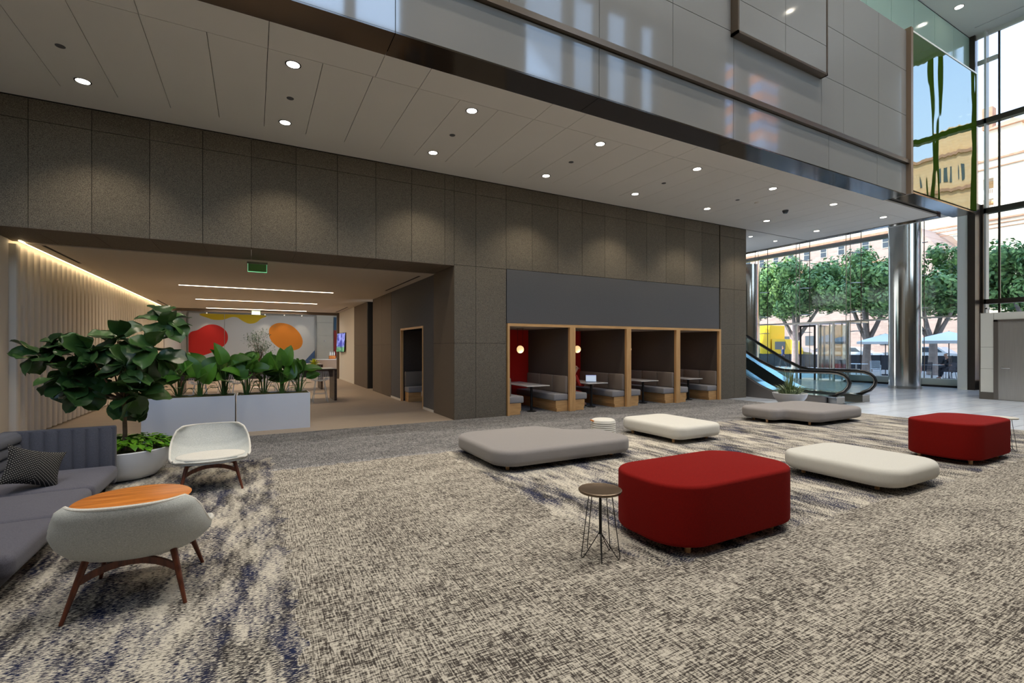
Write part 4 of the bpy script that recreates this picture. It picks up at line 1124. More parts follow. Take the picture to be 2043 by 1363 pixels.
# ================================================================== ESCALATOR
esc = thing('escalator', 'escalator with glass balustrades and black looped handrails rising behind the stone wall', 'escalator', (15.2, 8.5, 0))
top_y = 15.4
def up(y0, z0): return z0+(top_y-y0)*.577
rail = [(7.84, .175), (7.62, .205), (7.42, .265), (7.24, .36), (7.13, .50), (7.10, .62), (7.14, .74), (7.24, .84), (7.40, .90), (7.62, .925), (8.2, .915), (8.7, .905), (9.0, .915), (9.25, .96), (9.5, 1.07), (9.76, 1.19), (10.26, 1.485), (top_y, 1.485+(top_y-10.26)*.577)]
deck = [(7.35, .22), (8.9, .235), (9.2, .28), (9.45, .36), (9.75, .50), (10.26, .785), (top_y, .785+(top_y-10.26)*.577)]
def interp(tab, y):
    for i in range(len(tab)-1):
        if tab[i][0] <= y <= tab[i+1][0]: return tab[i][1]+(tab[i+1][1]-tab[i][1])*(y-tab[i][0])/(tab[i+1][0]-tab[i][0])
    return tab[-1][1] if y > tab[-1][0] else tab[0][1]
for xs_ in (14.5, 15.9):
    pts = [(xs_, y, z) for y, z in rail]
    # smoothed rail
    sm = []
    for i in range(len(pts)-1):
        a, b = Vector(pts[i]), Vector(pts[i+1]); sm += [a, a.lerp(b, .5)]
    sm.append(Vector(pts[-1]))
    hr_ = MB()
    vs = []; fs = []
    obj('handrail', MB().tube(sm, .036, 10), M['rubber'], esc)
    inner = [Vector((xs_, y, z)) for y, z in rail[1:]]
    # steel newel track just inside the rail
    tr_ = []
    cy_, cz_ = 7.62, .56
    for (y, z) in rail[1:]:
        if y < 7.62: dv = Vector((0, cy_-y, cz_-z)).normalized()*.05
        else: dv = Vector((0, 0, -.05))
        tr_.append(Vector((xs_, y, z))+dv)
    obj('rail_track', MB().tube(tr_, .024, 8), M['steel'], esc)
    # glass balustrade
    poly = [(p.y, p.z) for p in tr_]+[(y, z) for y, z in reversed(deck) if y > 7.6]
    obj('balustrade_glass', MB().xprism(poly, xs_-.005, xs_+.005), M['glass_green'], esc, False)
    # deck trims either side of the glass
    dk = MB(); w0, w1 = xs_-.22, xs_+.22
    vs = []; fs = []
    for (y, z) in deck: vs += [(w0, y, z-.03), (w0, y, z), (w1, y, z), (w1, y, z-.03)]
    for i in range(len(deck)-1):
        for q in range(3): fs.append((4*i+q, 4*i+q+1, 4*i+5+q, 4*i+4+q))
    fs.append((0, 1, 2, 3)); dk.add(vs, fs)
    obj('deck_trim', dk, M['chrome'], esc, False)
    sk = [(7.35, 0), (top_y, interp(deck, top_y)-.9)]+[(y, z-.03) for y, z in reversed(deck)]
    obj('inner_skirt', MB().xprism([(7.35, 0), (9.4, 0), (top_y, 2.6)]+[(y, z-.03) for y, z in reversed(deck)], xs_+(.2 if xs_ < 15 else -.22), xs_+(.22 if xs_ < 15 else -.2)), M['steel'], esc, False)
    obj('handrail_boot', MB().bbox(xs_-.06, xs_+.06, 7.74, 7.92, .11, .21, .02), M['black'], esc)
side_m = mat('escalator_cladding', rgb(128, 124, 122), .35, .4)
for (x0, x1) in ((14.2, 14.28), (16.10, 16.14)):
    obj('cladding', MB().xprism([(7.6, 0), (top_y, 0)]+[(y, z-.03) for y, z in reversed(deck) if y > 7.5]+[(7.6, .19)], x0, x1), side_m, esc, False)
obj('newel_base', MB().box(14.32, 14.7, 7.35, 7.62, 0, .19).box(15.7, 16.08, 7.35, 7.62, 0, .19), M['steel'], esc, False)
sp_ = MB(); y = 8.9; z = .0
k = 0
while y < top_y-.2:
    rise = min(.2, .05*k) if k < 4 else .2
    z += rise; sp_.box(14.72, 15.68, y, y+.4, z-.25, z-.01); sp_.box(14.72, 15.68, y, y+.02, z-.012, z); y += .35; k += 1
obj('step', sp_, mat('step_metal', rgb(70, 72, 74), .4, .7), esc, False)
obj('comb_plate', MB().box(14.72, 15.68, 7.3, 8.9, 0, .02), M['steel'], esc, False)

# ================================================================== CEILING FIXTURES
lens = emit('downlight_lens', (1, .93, .8, 1), 9.0)
ord_ = ['leftmost', 'second from left', 'third from left', 'fourth from left', 'fifth from left', 'sixth from left', 'seventh from left', 'rightmost']
def downlight(loc, label, group, r=.08, power=18, spot=105):
    t = thing('downlight', label, 'ceiling light', loc, 0, group)
    obj('trim_ring', MB().lathe([(r, -.002), (r+.018, -.004), (r+.02, 0), (r, 0)], (0, 0, 0), 28), M['reveal'], t, world=False)
    obj('lens', MB().lathe([(.001, -.004), (r, -.004), (r, 0), (.001, 0)], (0, 0, 0), 28), lens, t, world=False)
    if power:
        light('downlight_lamp', 'SPOT', (loc[0], loc[1], loc[2]-.03), power, ((1, .86, .66) if loc[2] < 8 else (1, .93, .82)), .08, spot=spot, blend=.6)
    return t
for j, (yy, row) in enumerate(((8.88, 'row nearest the stone wall'), (7.01, 'row nearest the metal fascia'))):
    xsl = [-2.14+2.606*k for k in range(8)]
    for i, x in enumerate(xsl):
        if yy < 8 and i == 0: continue
        idx = i if yy > 8 else i
        nm = ord_[i] if yy > 8 else ord_[i-1] if i < 7 else 'rightmost'
        downlight((x, yy, 5.399), 'round downlight in the low ceiling, '+nm+' in the '+row, 'lobby downlights, '+row, power=PDL)
for i, (x, yy) in enumerate(((14.92, 10.39), (16.32, 10.41), (13.5, 8.0))):
    if i < 2: downlight((x, yy, 5.399), 'small downlight past the end of the stone wall, '+('nearer the wall' if i == 0 else 'nearer the ceiling edge'), 'downlights over the escalator', .06, 12)
downlight((22.1, 7.3, 13.748), 'recessed downlight in the tall white ceiling by the glazing', 'tall ceiling downlights', .12, 0)
for x in (-3, 1, 5, 9, 13, 17):
    for yy in (.8, 3.6): downlight((x, yy, 13.748), 'recessed downlight in the tall lobby ceiling above the seating', 'tall ceiling downlights', .12, PTALL, 100)
for k, x in enumerate((-2.14, .49, 3.12, 5.71, 8.32, 10.93)):
    single('sprinkler_cap', MB().lathe([(.001, -.004), (.05, -.004), (.052, 0), (.001, 0)], (x, 7.98, 5.399), 20), M['grey_panel'], 'flat round sprinkler cap in the low ceiling, '+ord_[k]+' of its row', 'sprinkler cap', 'sprinkler caps')
single('dome_camera', MB().lathe([(.001, -.09), (.05, -.08), (.075, -.03), (.08, 0), (.001, 0)], (12.93, 7.96, 5.399), 24), M['shade'], 'dark dome camera on the low lobby ceiling near its right end', 'security camera')
single('smoke_detector', MB().lathe([(.001, -.03), (.05, -.03), (.06, 0), (.001, 0)], (11.56, 7.88, 5.399), 20), M['white'], 'small smoke detector on the low lobby ceiling beside the dome camera', 'smoke detector')
cm = thing('security_camera', 'small white security camera on top of the pale service core', 'security camera', (20.1, 5.95, 2.68))
obj('bracket', MB().tube([(20.1, 5.93, 2.68), (20.1, 5.93, 2.83)], .012, 8), M['white'], cm)
obj('camera_body', MB().bbox(20.0, 20.14, 5.92, 6.0, 2.80, 2.86, .015), M['white'], cm)
obj('camera_lens', MB().bbox(19.98, 20.0, 5.935, 5.985, 2.80, 2.845, .008), M['black'], cm)

# ================================================================== CORRIDOR THINGS
led = emit('led_strip_glow', (1, .84, .66, 1), 7.0)
for yy, nm in ((16.5, 'nearest'), (21.0, 'middle'), (25.45, 'farthest')):
    s_ = MB().box(-1.88, 2.29, yy-.03, yy+.03, 3.392, 3.40)
    single('linear_light', s_, led, 'long thin ceiling light strip across the corridor, '+nm+' of three', 'ceiling light', 'linear corridor lights', False)
    light('linear_lamp', 'AREA', (.2, yy, 3.38), PLED, (1, .80, .58), 4.1, .08)
cove = MB().box(XL+.125, XL+.15, 11.05, 26.0, 3.405, 3.42)
single('cove_light', cove, emit('cove_glow', (1, .78, .46, 1), 16.0), 'warm light strip washing down the fluted wall from the ceiling edge', 'cove light', None, False)
for (x, yy, lab, txt) in ((.07, 11.36, 'clear edge-lit green exit sign hanging by the corridor opening', False), (.10, 25.9, 'small lit green exit sign hung at the far corridor portal', True)):
    t = thing('exit_sign', lab, 'exit sign', (x, yy, 3.18))
    w_ = .172
    if not txt:
        obj('panel', MB().box(x-w_, x+w_, yy-.004, yy+.004, 3.20, 3.36), glassmat('sign_glass', (.45, .75, .5, 1), .6), t, False)
        obj('lit_edge', MB().box(x-w_-.005, x+w_+.005, yy-.006, yy+.006, 3.19, 3.20).box(x-w_-.005, x-w_, yy-.006, yy+.006, 3.20, 3.36).box(x+w_, x+w_+.005, yy-.006, yy+.006, 3.20, 3.36), emit('exit_edge', (.2, .9, .4, 1), .9), t, False)
    else:
        obj('panel', MB().box(x-.18, x+.18, yy-.004, yy+.004, 3.19, 3.37), emit('exit_panel', (.25, .8, .3, 1), .7), t, False)
        cu = bpy.data.curves.new('exit_letters', 'FONT'); cu.body = 'EXIT'; cu.size = .15; cu.align_x = 'CENTER'; cu.extrude = .002
        cu.materials.append(emit('exit_text', (.9, 1, .8, 1), 1.2))
        tmp = bpy.data.objects.new('exit_letters', cu); C.objects.link(tmp)
        me = bpy.data.meshes.new_from_object(tmp.evaluated_get(bpy.context.evaluated_depsgraph_get())); bpy.data.objects.remove(tmp); bpy.data.curves.remove(cu)
        tx = bpy.data.objects.new('exit_letters', me); C.objects.link(tx); tx.parent = t; tx.location = (0, -.009, .045); tx.rotation_euler = (PI/2, 0, 0)
    obj('housing', MB().box(x-.19, x+.19, yy-.03, yy+.03, 3.36, 3.40), M['steel'], t, False)
# high communal tables
def high_table(label, x0, x1, y0, y1, h=.97):
    t = thing('communal_table', label, 'table', ((x0+x1)/2, (y0+y1)/2, 0), group='high communal tables')
    obj('tabletop', MB().bbox(x0, x1, y0, y1, h-.05, h-.012, .005), M['darkwood'], t)
    obj('stone_surface', MB().box(x0+.02, x1-.02, y0+.02, y1-.02, h-.012, h), M['stone_top'], t, False)
    obj('apron', MB().box(x0+.1, x1-.1, y0+.12, y0+.14, h-.25, h-.05), M['darkwood'], t, False)
    for xx in (x0, x1-.07): obj('leg', MB().box(xx, xx+.07, y0+.02, y1-.02, 0, h-.05), M['darkwood'], t, False)
    return t
high_table('near high communal table with dark wood slab legs behind the planter boxes', -2.4, 2.22, 15.2, 16.3)
high_table('far high communal table beyond the nearer one in the corridor', -2.2, 2.35, 19.6, 20.7)
def wire_stool(label, loc, rz):
    t = thing('wire_stool', label, 'stool', loc, rz, 'white wire stools')
    def sp(u, v):   # seat (v 0-.45) curling into back (v .45-1)
        w = .20+.04*math.sin(PI*v)
        if v < .45: y = .20-.36*v/.45; z = .62+.03*(abs(u)**2)
        else: q = (v-.45)/.55; y = -.16-.10*q; z = .62+.29*q
        return Vector((u*w, y+.05*u*u*(v > .3), z+.05*u*u*(v < .5)))
    sh = MB(); NU, NV = 9, 13
    for i in range(NU+1): sh.tube([sp(-1+2*i/NU, j/12) for j in range(13)], .0045, 4, cap=False)
    for j in range(NV+1): sh.tube([sp(-1+i/4, j/NV) for i in range(9)], .0045, 4, cap=False)
    obj('wire_shell', sh, M['pot_white'], t, world=False)
    obj('seat_pad', MB().bbox(-.16, .16, -.13, .16, .63, .65, .01), M['ott_white'], t, world=False)
    for sx in (-1, 1):
        for sy in (-1, 1): obj('leg', MB().tube([(sx*.20, sy*.19, 0), (sx*.12, sy*.10, .62)], .008, 6), M['pot_white'], t, world=False)
    obj('footrest', MB().tube([(.165, .155, .25), (-.165, .155, .25), (-.165, -.155, .25), (.165, -.155, .25)], .007, 6, closed=True), M['pot_white'], t, world=False)
    return t
ws = wire_stool('white wire stool at the right end of the near communal table', (1.72, 15.05, 0), 0)
for (x, lab) in ((-1.25, 'white wire stool behind the left white planter box, leftmost at the near table'), (-.35, 'white wire stool behind the joint of the two planter boxes'), (.42, 'white wire stool behind the middle of the right planter box'), (1.02, 'white wire stool second from the right at the near communal table')):
    dup(ws, (x, 15.05, 0), rnd.uniform(-.2, .2), lab)
for (x, lab) in ((-.9, 'white wire stool at the far communal table, toward its left'), (.5, 'white wire stool at the far communal table, near its middle'), (1.45, 'white wire stool at the far communal table, toward its right end')):
    dup(ws, (x, 19.4, 0), .1, lab)
# credenza with caddy and bottles
cz = thing('credenza', 'wood credenza with a pale stone top beyond the portal', 'cabinet', (3.6, 28.2, 0))
obj('body', MB().box(3.02, 5.0, 28.0, 28.6, 0, .93), mat('taupe_laminate', rgb(150, 128, 110), .5), cz, False)
obj('top', MB().box(3.0, 5.0, 27.95, 28.65, .93, .97), M['stone_top'], cz, False)
cd = thing('caddy', 'brown wooden caddy on the credenza top', 'caddy', (3.87, 28.2, .97))
obj('box', MB().box(3.7, 4.03, 28.1, 28.35, .97, 1.16), M['orangewood'], cd, False)
for k, x in enumerate((3.76, 3.86, 3.97)):
    single('bottle', MB().lathe([(.01, 0), (.035, 0), (.035, .14), (.014, .19), (.014, .23), (.01, .23)], (x, 28.2, 1.165), 14), M['pot_white'], 'small pale bottle standing in the brown caddy, '+('left', 'middle', 'right')[k]+' one', 'bottle', 'bottles in the caddy')
# television
tv = thing('television', 'wall-mounted television with a blue picture on the white corridor wall', 'television', (3.85, 24.6, 1.86))
R_ = Matrix.Translation((3.80, 24.65, 1.86)) @ Euler((0, math.radians(4), math.radians(4))).to_matrix().to_4x4()
obj('housing', MB().box(-.03, .03, -.82, .82, -.47, .47, M=R_), M['black'], tv, False)
def tv_mat():
    m, nt, b = newmat('television_picture'); L = nt.links
    tc = N(nt, 'ShaderNodeTexCoord'); q = noise_(nt, scaled(nt, tc.outputs['Generated'], (3, 4, 4)), 1, 5)
    sp = N(nt, 'ShaderNodeSeparateXYZ'); L.new(tc.outputs['Generated'], sp.inputs[0])
    up_ = mixc(nt, ramp(nt, q, .42, .58), (.03, .04, .35, 1), (.35, .4, .9, 1)); dn = mixc(nt, ramp(nt, q, .4, .6), (.02, .12, .08, 1), (.2, .5, .2, 1))
    c = mixc(nt, ramp(nt, sp.outputs[2], .2, .32), dn, up_); L.new(c, b.inputs['Emission Color']); b.inputs['Emission Strength'].default_value = .9
    b.inputs['Base Color'].default_value = (.02, .02, .02, 1); return m
obj('screen', MB().box(-.036, -.031, -.80, .80, -.45, .45, M=R_), tv_mat(), tv, False)
obj('wall_bracket', MB().box(3.82, 3.90, 24.5, 24.8, 1.7, 2.0), M['black'], tv, False)
# mural: painted board with soft coloured shapes
mr = thing('mural', 'large white wall mural with soft red, yellow and orange shapes at the corridor end', 'mural', (.1, 33, 0))
obj('board', MB().box(-3.3, 3.47, 32.98, 33.02, 0, 3.62), mat('mural_white', rgb(206, 208, 208), .6), mr, False)
def blob(pts, closed_top=False, n=6):
    P_ = [Vector((a, b)) for a, b in pts]; out = []; K = len(P_)
    for i in range(K):
        p0, p1, p2, p3 = P_[i-1], P_[i], P_[(i+1) % K], P_[(i+2) % K]
        for k in range(n):
            t = k/n; out.append(tuple(.5*((2*p1)+(p2-p0)*t+(2*p0-5*p1+4*p2-p3)*t*t+(3*p1-3*p2-p0+p3)*t**3)))
    return out
def cl_(o): return [(max(-3.29, min(3.46, a)), max(0.01, min(3.60, b))) for a, b in o]
obj('red_shape', MB().yprism(cl_(blob([(-3.29, 2.33), (-2.843, 2.641), (-2.475, 2.892), (-2.102, 2.974), (-1.725, 2.859), (-1.429, 2.568), (-1.343, 2.221), (-1.429, 1.873), (-1.725, 1.575), (-2.144, 1.33), (-2.68, 1.113), (-3.29, .9)])), 32.972, 32.98), mat('mural_red', rgb(214, 34, 24), .6), mr, False)
obj('orange_shape', MB().yprism(blob([(.85, 2.759), (1.15, 3.076), (1.57, 3.148), (2.092, 2.993), (2.525, 2.579), (2.744, 2.051), (2.622, 1.626), (2.235, 1.441), (1.759, 1.458), (1.289, 1.677), (.9, 2.15)]), 32.972, 32.98), mat('mural_orange', rgb(226, 134, 26), .6), mr, False)
obj('yellow_shape', MB().yprism(cl_(blob([(-2.62, 3.6), (-2.269, 3.313), (-1.893, 3.24), (-1.514, 3.285), (-1.172, 3.429), (-.869, 3.419), (-.608, 3.235), (-.255, 3.068), (.101, 3.127), (.371, 3.364), (.50, 3.6)])), 32.972, 32.98), mat('mural_yellow', rgb(214, 184, 20), .6), mr, False)
obj('blue_shape', MB().yprism([(2.9, .8), (3.46, 1.45), (3.46, .02), (2.9, .02)], 32.972, 32.98), mat('mural_blue', rgb(70, 96, 140), .6), mr, False)
obj('frame_edge', MB().box(-3.33, -3.3, 32.9, 33.0, 0, 3.75).box(3.47, 3.53, 32.9, 33.0, 0, 3.75).box(-1.53, -1.51, 32.965, 32.98, 0, 3.6), M['steel'], mr, False)
obj('track_bar', MB().box(-3.3, 3.5, 32.5, 32.56, 3.66, 3.72), mat('pale_blue_track', rgb(120, 140, 160), .5), mr, False)
wp = thing('wall_art', 'blue and red wall panel at the far right beyond the portal', 'wall panel', (5.2, 32.9, 2))
obj('blue_panel', MB().box(4.62, 5.4, 32.97, 33.02, 2.75, 3.6), mat('art_blue', rgb(58, 96, 130), .6), wp, False)
obj('red_panel', MB().box(4.62, 5.4, 32.97, 33.02, .95, 2.745), mat('art_red', rgb(150, 46, 46), .6), wp, False)
for k, (x, nm) in enumerate(((-2.35, 'leftmost'), (.6, 'second from left'), (1.65, 'third from left'), (2.63, 'rightmost'))):
    t = thing('track_spotlight', 'small ceiling spotlight aimed at the mural, '+nm, 'spotlight', (x, 32.1, 3.7), 0, 'mural spotlights')
    obj('head', MB().cyl((x, 32.2, 3.58), .035, .12, 14), M['white'], t); obj('stem', MB().cyl((x, 32.2, 3.70), .01, .2, 8), M['white'], t)
    obj('lens', MB().cyl((x, 32.2, 3.575), .03, .004, 14), emit('spot_lens', (1, .85, .65, 1), 6), t)
    light('mural_lamp', 'SPOT', (x, 32.2, 3.56), 16, (1, .82, .6), .03, d=(0, .55, -1), spot=62, blend=.7)
light('far_room_lamp', 'AREA', (.5, 29.5, 3.85), 55, (.9, .95, 1), 5, 4)
# little olive tree and a bright plant beyond the planters
def small_tree(label, loc, h, spread, m, n=520, seed=3, ls=.085, nm='potted_olive_tree'):
    rnd.seed(seed); t = thing(nm, label, 'tree', loc)
    obj('pot', MB().lathe([(.01, 0), (.16, 0), (.2, .3), (.18, .3), (.01, .26)], (0, 0, 0), 24), M['pot_white'], t, world=False)
    tr = MB().tube([(0, 0, .25), (.02, 0, h*.5)], [.02, .014], 8); lf = MB()
    for k in range(16):
        a = rnd.random()*6.28; r_ = spread*rnd.uniform(.3, .95); z = h*rnd.uniform(.6, 1.0)-.1*r_
        tip = Vector((r_*math.cos(a), r_*math.sin(a), z)); tr.tube([(.02, 0, h*.48), tip*.5+Vector((0, 0, h*.3)), tip], [.008, .006, .003], 5)
        for q in range(n//16):
            c_ = tip+Vector((rnd.gauss(0, .10), rnd.gauss(0, .10), rnd.gauss(0, .09)))
            d_ = Vector((rnd.uniform(-1, 1), rnd.uniform(-1, 1), rnd.uniform(-.6, 1))); leaf(lf, c_, d_, (0, 0, 1), ls, ls*.28, 0, .1, 'p', 3, 2)
    obj('trunk', tr, M['trunk'], t, world=False); obj('leaves', lf, m, t, world=False); return t
small_tree('slender grey-green olive tree standing behind the planter boxes', (.16, 17.6, 0), 2.18, .38, M['olive'], 700)
yf = MB(); rnd.seed(9)
for k in range(120):
    a = rnd.random()*6.28; el = rnd.uniform(.1, 1.4); d_ = Vector((math.cos(a)*math.cos(el), math.sin(a)*math.cos(el), math.sin(el)))
    leaf(yf, Vector((1.62, 15.7, 1.05))+d_*rnd.uniform(.02, .14), d_, (0, 0, 1), .1, .04, .05, .2, 'p', 3, 2)
fv = thing('flower_arrangement', 'yellow-green flower arrangement in a vase on the near communal table', 'flowers', (1.62, 15.7, .97))
obj('vase', MB().lathe([(.01, 0), (.04, 0), (.05, .05), (.03, .12), (.01, .12)], (1.62, 15.7, .97), 18), M['pot_white'], fv)
obj('blooms', yf, mat('yellow_green_bloom', rgb(190, 196, 50), .6), fv)
single('thermostat', MB().bbox(4.02, 4.12, 32.99, 33.015, 2.0, 2.1, .004), M['steel'], 'small grey device on the pale stone wall beyond the portal', 'wall device')
# ================================================================== OUTDOORS
rnd.seed(31)
crown_me = None
def street_tree(label, x, y, h=8.4, rz=0, s=1.0, fork=None):
    t = thing('street_tree', label, 'tree', (x, y, 0), rz, 'street trees along the kerb')
    t.scale = (s, s, s)
    global crown_me, trunk_me
    if crown_me is None:
        cm_ = MB()
        blobs = []
        for k in range(46):
            a = rnd.random()*6.28; r_ = 2.5*math.sqrt(rnd.random()); z = 5.9+rnd.uniform(-1.9, 1.9)*math.sqrt(max(.05, 1-(r_/2.9)**2))
            blobs.append((Vector((r_*math.cos(a), r_*math.sin(a), z)), rnd.uniform(.6, .95)))
        for c_, r_ in blobs:
            for q in range(300):
                d_ = Vector((rnd.gauss(0, 1), rnd.gauss(0, 1), rnd.gauss(0, 1))).normalized()
                p = c_+d_*r_*rnd.uniform(.55, 1.12); sz = rnd.uniform(.09, .17)
                u = d_.orthogonal().normalized(); u = (Matrix.Rotation(rnd.random()*6.28, 3, d_) @ u); v = d_.cross(u)
                n_ = d_*rnd.uniform(-.3, .5)*sz
                cm_.add([p-u*sz, p-v*sz*.6+n_, p+u*sz, p+v*sz*.6+n_], [(0, 1, 2, 3)])
            # inner mass of the clump
            cm_.lathe([(.001, -r_*.5)]+[(r_*.5*math.cos(b), r_*.5*math.sin(b)) for b in (-.9, -.3, .3, .9)]+[(.001, r_*.5)], c_, 7)
        o = obj('crown', cm_, M['street_leaf'], t, True, world=False, angle=10); crown_me = o.data
        tk = MB().tube([(0, 0, 0), (.05, .02, 1.2), (.0, .05, 2.2)], [.30, .22, .20], 10)
        for (dx, dy, z) in ((.9, .9, 4.6), (-.8, -1.2, 4.4), (.6, -.9, 5.0), (-.7, 1.0, 4.8)):
            tk.tube([(.0, .05, 2.0), (dx*.4, dy*.4, 3.0), (dx, dy, z)], [.17, .13, .08], 8)
        o = obj('trunk', tk, M['street_bark'], t, world=False); trunk_me = o.data
    else:
        for n_, me_ in (('crown', crown_me), ('trunk', trunk_me)):
            o = bpy.data.objects.new(n_, me_); C.objects.link(o); o.parent = t
    return t
street_tree('leafy street tree furthest left behind the far silver column', 36.5, 25.6, rz=.4)
street_tree('leafy street tree behind the glass doors, with thick grey trunk', 36.0, 21.35, rz=1.3, s=1.04)
street_tree('leafy street tree just left of the big silver column', 36.2, 16.7, rz=2.6, s=1.0)
street_tree('leafy street tree just right of the big silver column', 35.5, 12.95, rz=3.9, s=.93)
street_tree('sunlit street tree at the far right above the steel door', 36.5, 9.0, rz=5.0, s=.92)
# dark screen fence along the kerb
fe_ = MB()
for k in range(18): fe_.box(38.9, 38.95, 8+1.3*k+.02, 8+1.3*(k+1)-.02, .05, 1.08)
for k in range(19): fe_.box(38.94, 39.0, 8+1.3*k-.03, 8+1.3*k+.03, 0, 1.10)
single('screen_fence', fe_, M['navy'], 'low dark screen fence running along the street kerb', 'fence', None, False)
# cars
def car(label, loc, rz, m, s=1.0, group='cars in the street'):
    t = thing('car', label, 'car', loc, rz, group); t.scale = (s, s, s)
    prof = [(-2.2, .35), (-2.25, .6), (-2.15, .88), (-1.5, .96), (-.95, 1.38), (.75, 1.42), (1.35, .98), (2.05, .86), (2.25, .6), (2.2, .35)]
    b = MB(); W_ = .86
    vs = [(x, -W_+(0.16 if z > 1.2 else 0), z) for x, z in prof]+[(x, W_-(0.16 if z > 1.2 else 0), z) for x, z in prof]; K = len(prof)
    b.add(vs, [(i, (i+1) % K, K+(i+1) % K, K+i) for i in range(K)]+[tuple(reversed(range(K))), tuple(range(K, 2*K))])
    obj('body', b, m, t, True, world=False, angle=40)
    gl = MB()
    for sy in (-1, 1):
        gl.add([(-1.28, sy*.85, .99), (1.15, sy*.85, 1.0), (.72, sy*.72, 1.36), (-.86, sy*.72, 1.33)], [(0, 1, 2, 3)])
        gl.add([(-1.28, sy*.865, .99), (1.15, sy*.865, 1.0), (.72, sy*.735, 1.36), (-.86, sy*.735, 1.33)], [(0, 1, 2, 3)])
    gl.add([(1.37, -.7, 1.0), (1.37, .7, 1.0), (.82, .62, 1.4), (.82, -.62, 1.4)], [(0, 1, 2, 3)])
    obj('windows', gl, M['shade'], t, False, world=False)
    for sx in (-1.4, 1.4):
        for sy in (-.8, .8): obj('wheel', MB().tube([(sx, sy-.1, .33), (sx, sy+.1, .33)], .33, 20), M['black'], t, world=False)
    return t
white = M['paint_white']; silver = mat('car_silver', rgb(170, 178, 188), .2, .6, coat=.5); orange = mat('car_orange', rgb(236, 140, 40), .3, coat=.4); dark = mat('car_dark', rgb(50, 56, 66), .25, coat=.5)
# (car length runs along the street)
H_ = math.radians(90)
c0 = car('white car in the street behind the fence, right of the big column', (44.5, 16.6, .28), H_, white)
dup(c0, (44.5, 21.9, .28), H_, 'white car in the street left of the big column')
c1 = car('silver car in the street behind the glass doors', (44.6, 26.7, .28), H_, silver)
c2 = car('orange taxi in the street at the right edge of the outdoor view', (43.0, 11.7, .28), H_, orange)
dup(c1, (48.5, 18.8, .28), -H_, 'silver car on the far lane beyond the white one')
c3 = car('dark car on the far side of the street', (48.6, 25.3, .28), -H_, dark)
dup(c0, (48.6, 30.5, .28), -H_, 'white car on the far lane below the brick wall')
# yellow truck
yt = thing('box_truck', 'bright yellow box truck parked in the street behind the far tree trunk', 'truck', (42.5, 28.2, .28)); yel = mat('truck_yellow', rgb(246, 196, 10), .5)
obj('cargo_box', MB().bbox(41.4, 43.6, 26.9, 31.4, .75, 3.65, .04), yel, yt)
obj('cab', MB().xprism([(26.8, .5), (25.2, .5), (25.15, 1.4), (25.6, 2.35), (26.8, 2.4)], 41.5, 43.5), yel, yt, False)
obj('windows', MB().box(41.47, 41.5, 25.55, 26.5, 1.45, 2.15), M['shade'], yt, False)
for yy in (26.0, 30.4):
    for xx in (41.55, 43.3): obj('wheel', MB().tube([(xx, yy, .42), (xx+.25, yy, .42)], .45, 20), M['black'], yt)
# terrace furniture
cw = mat('chair_white', rgb(214, 224, 230), .5)
def cafe_chair(label, loc, rz, m, group):
    t = thing('cafe_chair', label, 'chair', loc, rz, group)
    obj('seat', MB().bbox(-.22, .22, -.21, .21, .44, .46, .008), m, t, world=False)
    bk_ = MB()
    for k in range(7): bk_.box(-.205+.0, .205, .20+.012*k, .212+.012*k, .50+.052*k, .535+.052*k)
    obj('backrest', bk_, m, t, False, world=False)
    for sx in (-1, 1):
        obj('leg', MB().tube([(sx*.23, -.22, 0), (sx*.21, -.2, .45), (sx*.22, -.18, .64), (sx*.22, .2, .66)], .012, 6), m, t, world=False)
        obj('leg', MB().tube([(sx*.23, .26, 0), (sx*.21, .19, .46), (sx*.21, .30, .88)], .012, 6), m, t, world=False)
    obj('top_rail', MB().tube([(-.21, .30, .88), (.21, .30, .88)], .012, 6), m, t, world=False)
    return t
cc0 = cafe_chair('white metal cafe chair outside, just left of the big column', (29.87, 13.37, 0), 1.9, cw, 'white cafe chairs outside the glazing')
dup(cc0, (28.6, 14.4, 0), 2.3, 'white metal cafe chair outside behind the greenish door post')
dup(cc0, (30.6, 12.55, 0), 1.6, 'white metal cafe chair outside partly hidden by the left edge of the big column')
cdk = cafe_chair('dark slatted cafe chair outside, right of the big column', (29.6, 11.05, 0), 2.0, M['navy'], 'dark cafe chairs outside the glazing')
dup(cdk, (30.0, 10.35, 0), 2.9, 'dark slatted cafe chair outside, turned sideways under the parasol pole')
dup(cdk, (31.6, 10.75, 0), 4.2, 'dark slatted cafe chair outside holding the seated person in black')
dup(cdk, (29.4, 11.75, 0), .2, 'dark slatted cafe chair outside at the right edge of the big column')
def cafe_table(label, loc, m):
    t = thing('cafe_table', label, 'table', loc, 0, 'cafe tables outside')
    obj('tabletop', MB().bbox(-.4, .4, -.4, .4, .70, .73, .01), m, t, world=False); obj('post', MB().cyl((0, 0, 0), .03, .7, 12), M['steel'], t, world=False); obj('foot', MB().cyl((0, 0, 0), .25, .02, 24), M['steel'], t, world=False); return t
cafe_table('pale square cafe table under the right parasol', (31.0, 11.35, 0), cw)
cafe_table('pale square cafe table by the white chairs left of the big column', (29.1, 13.95, 0), cw)
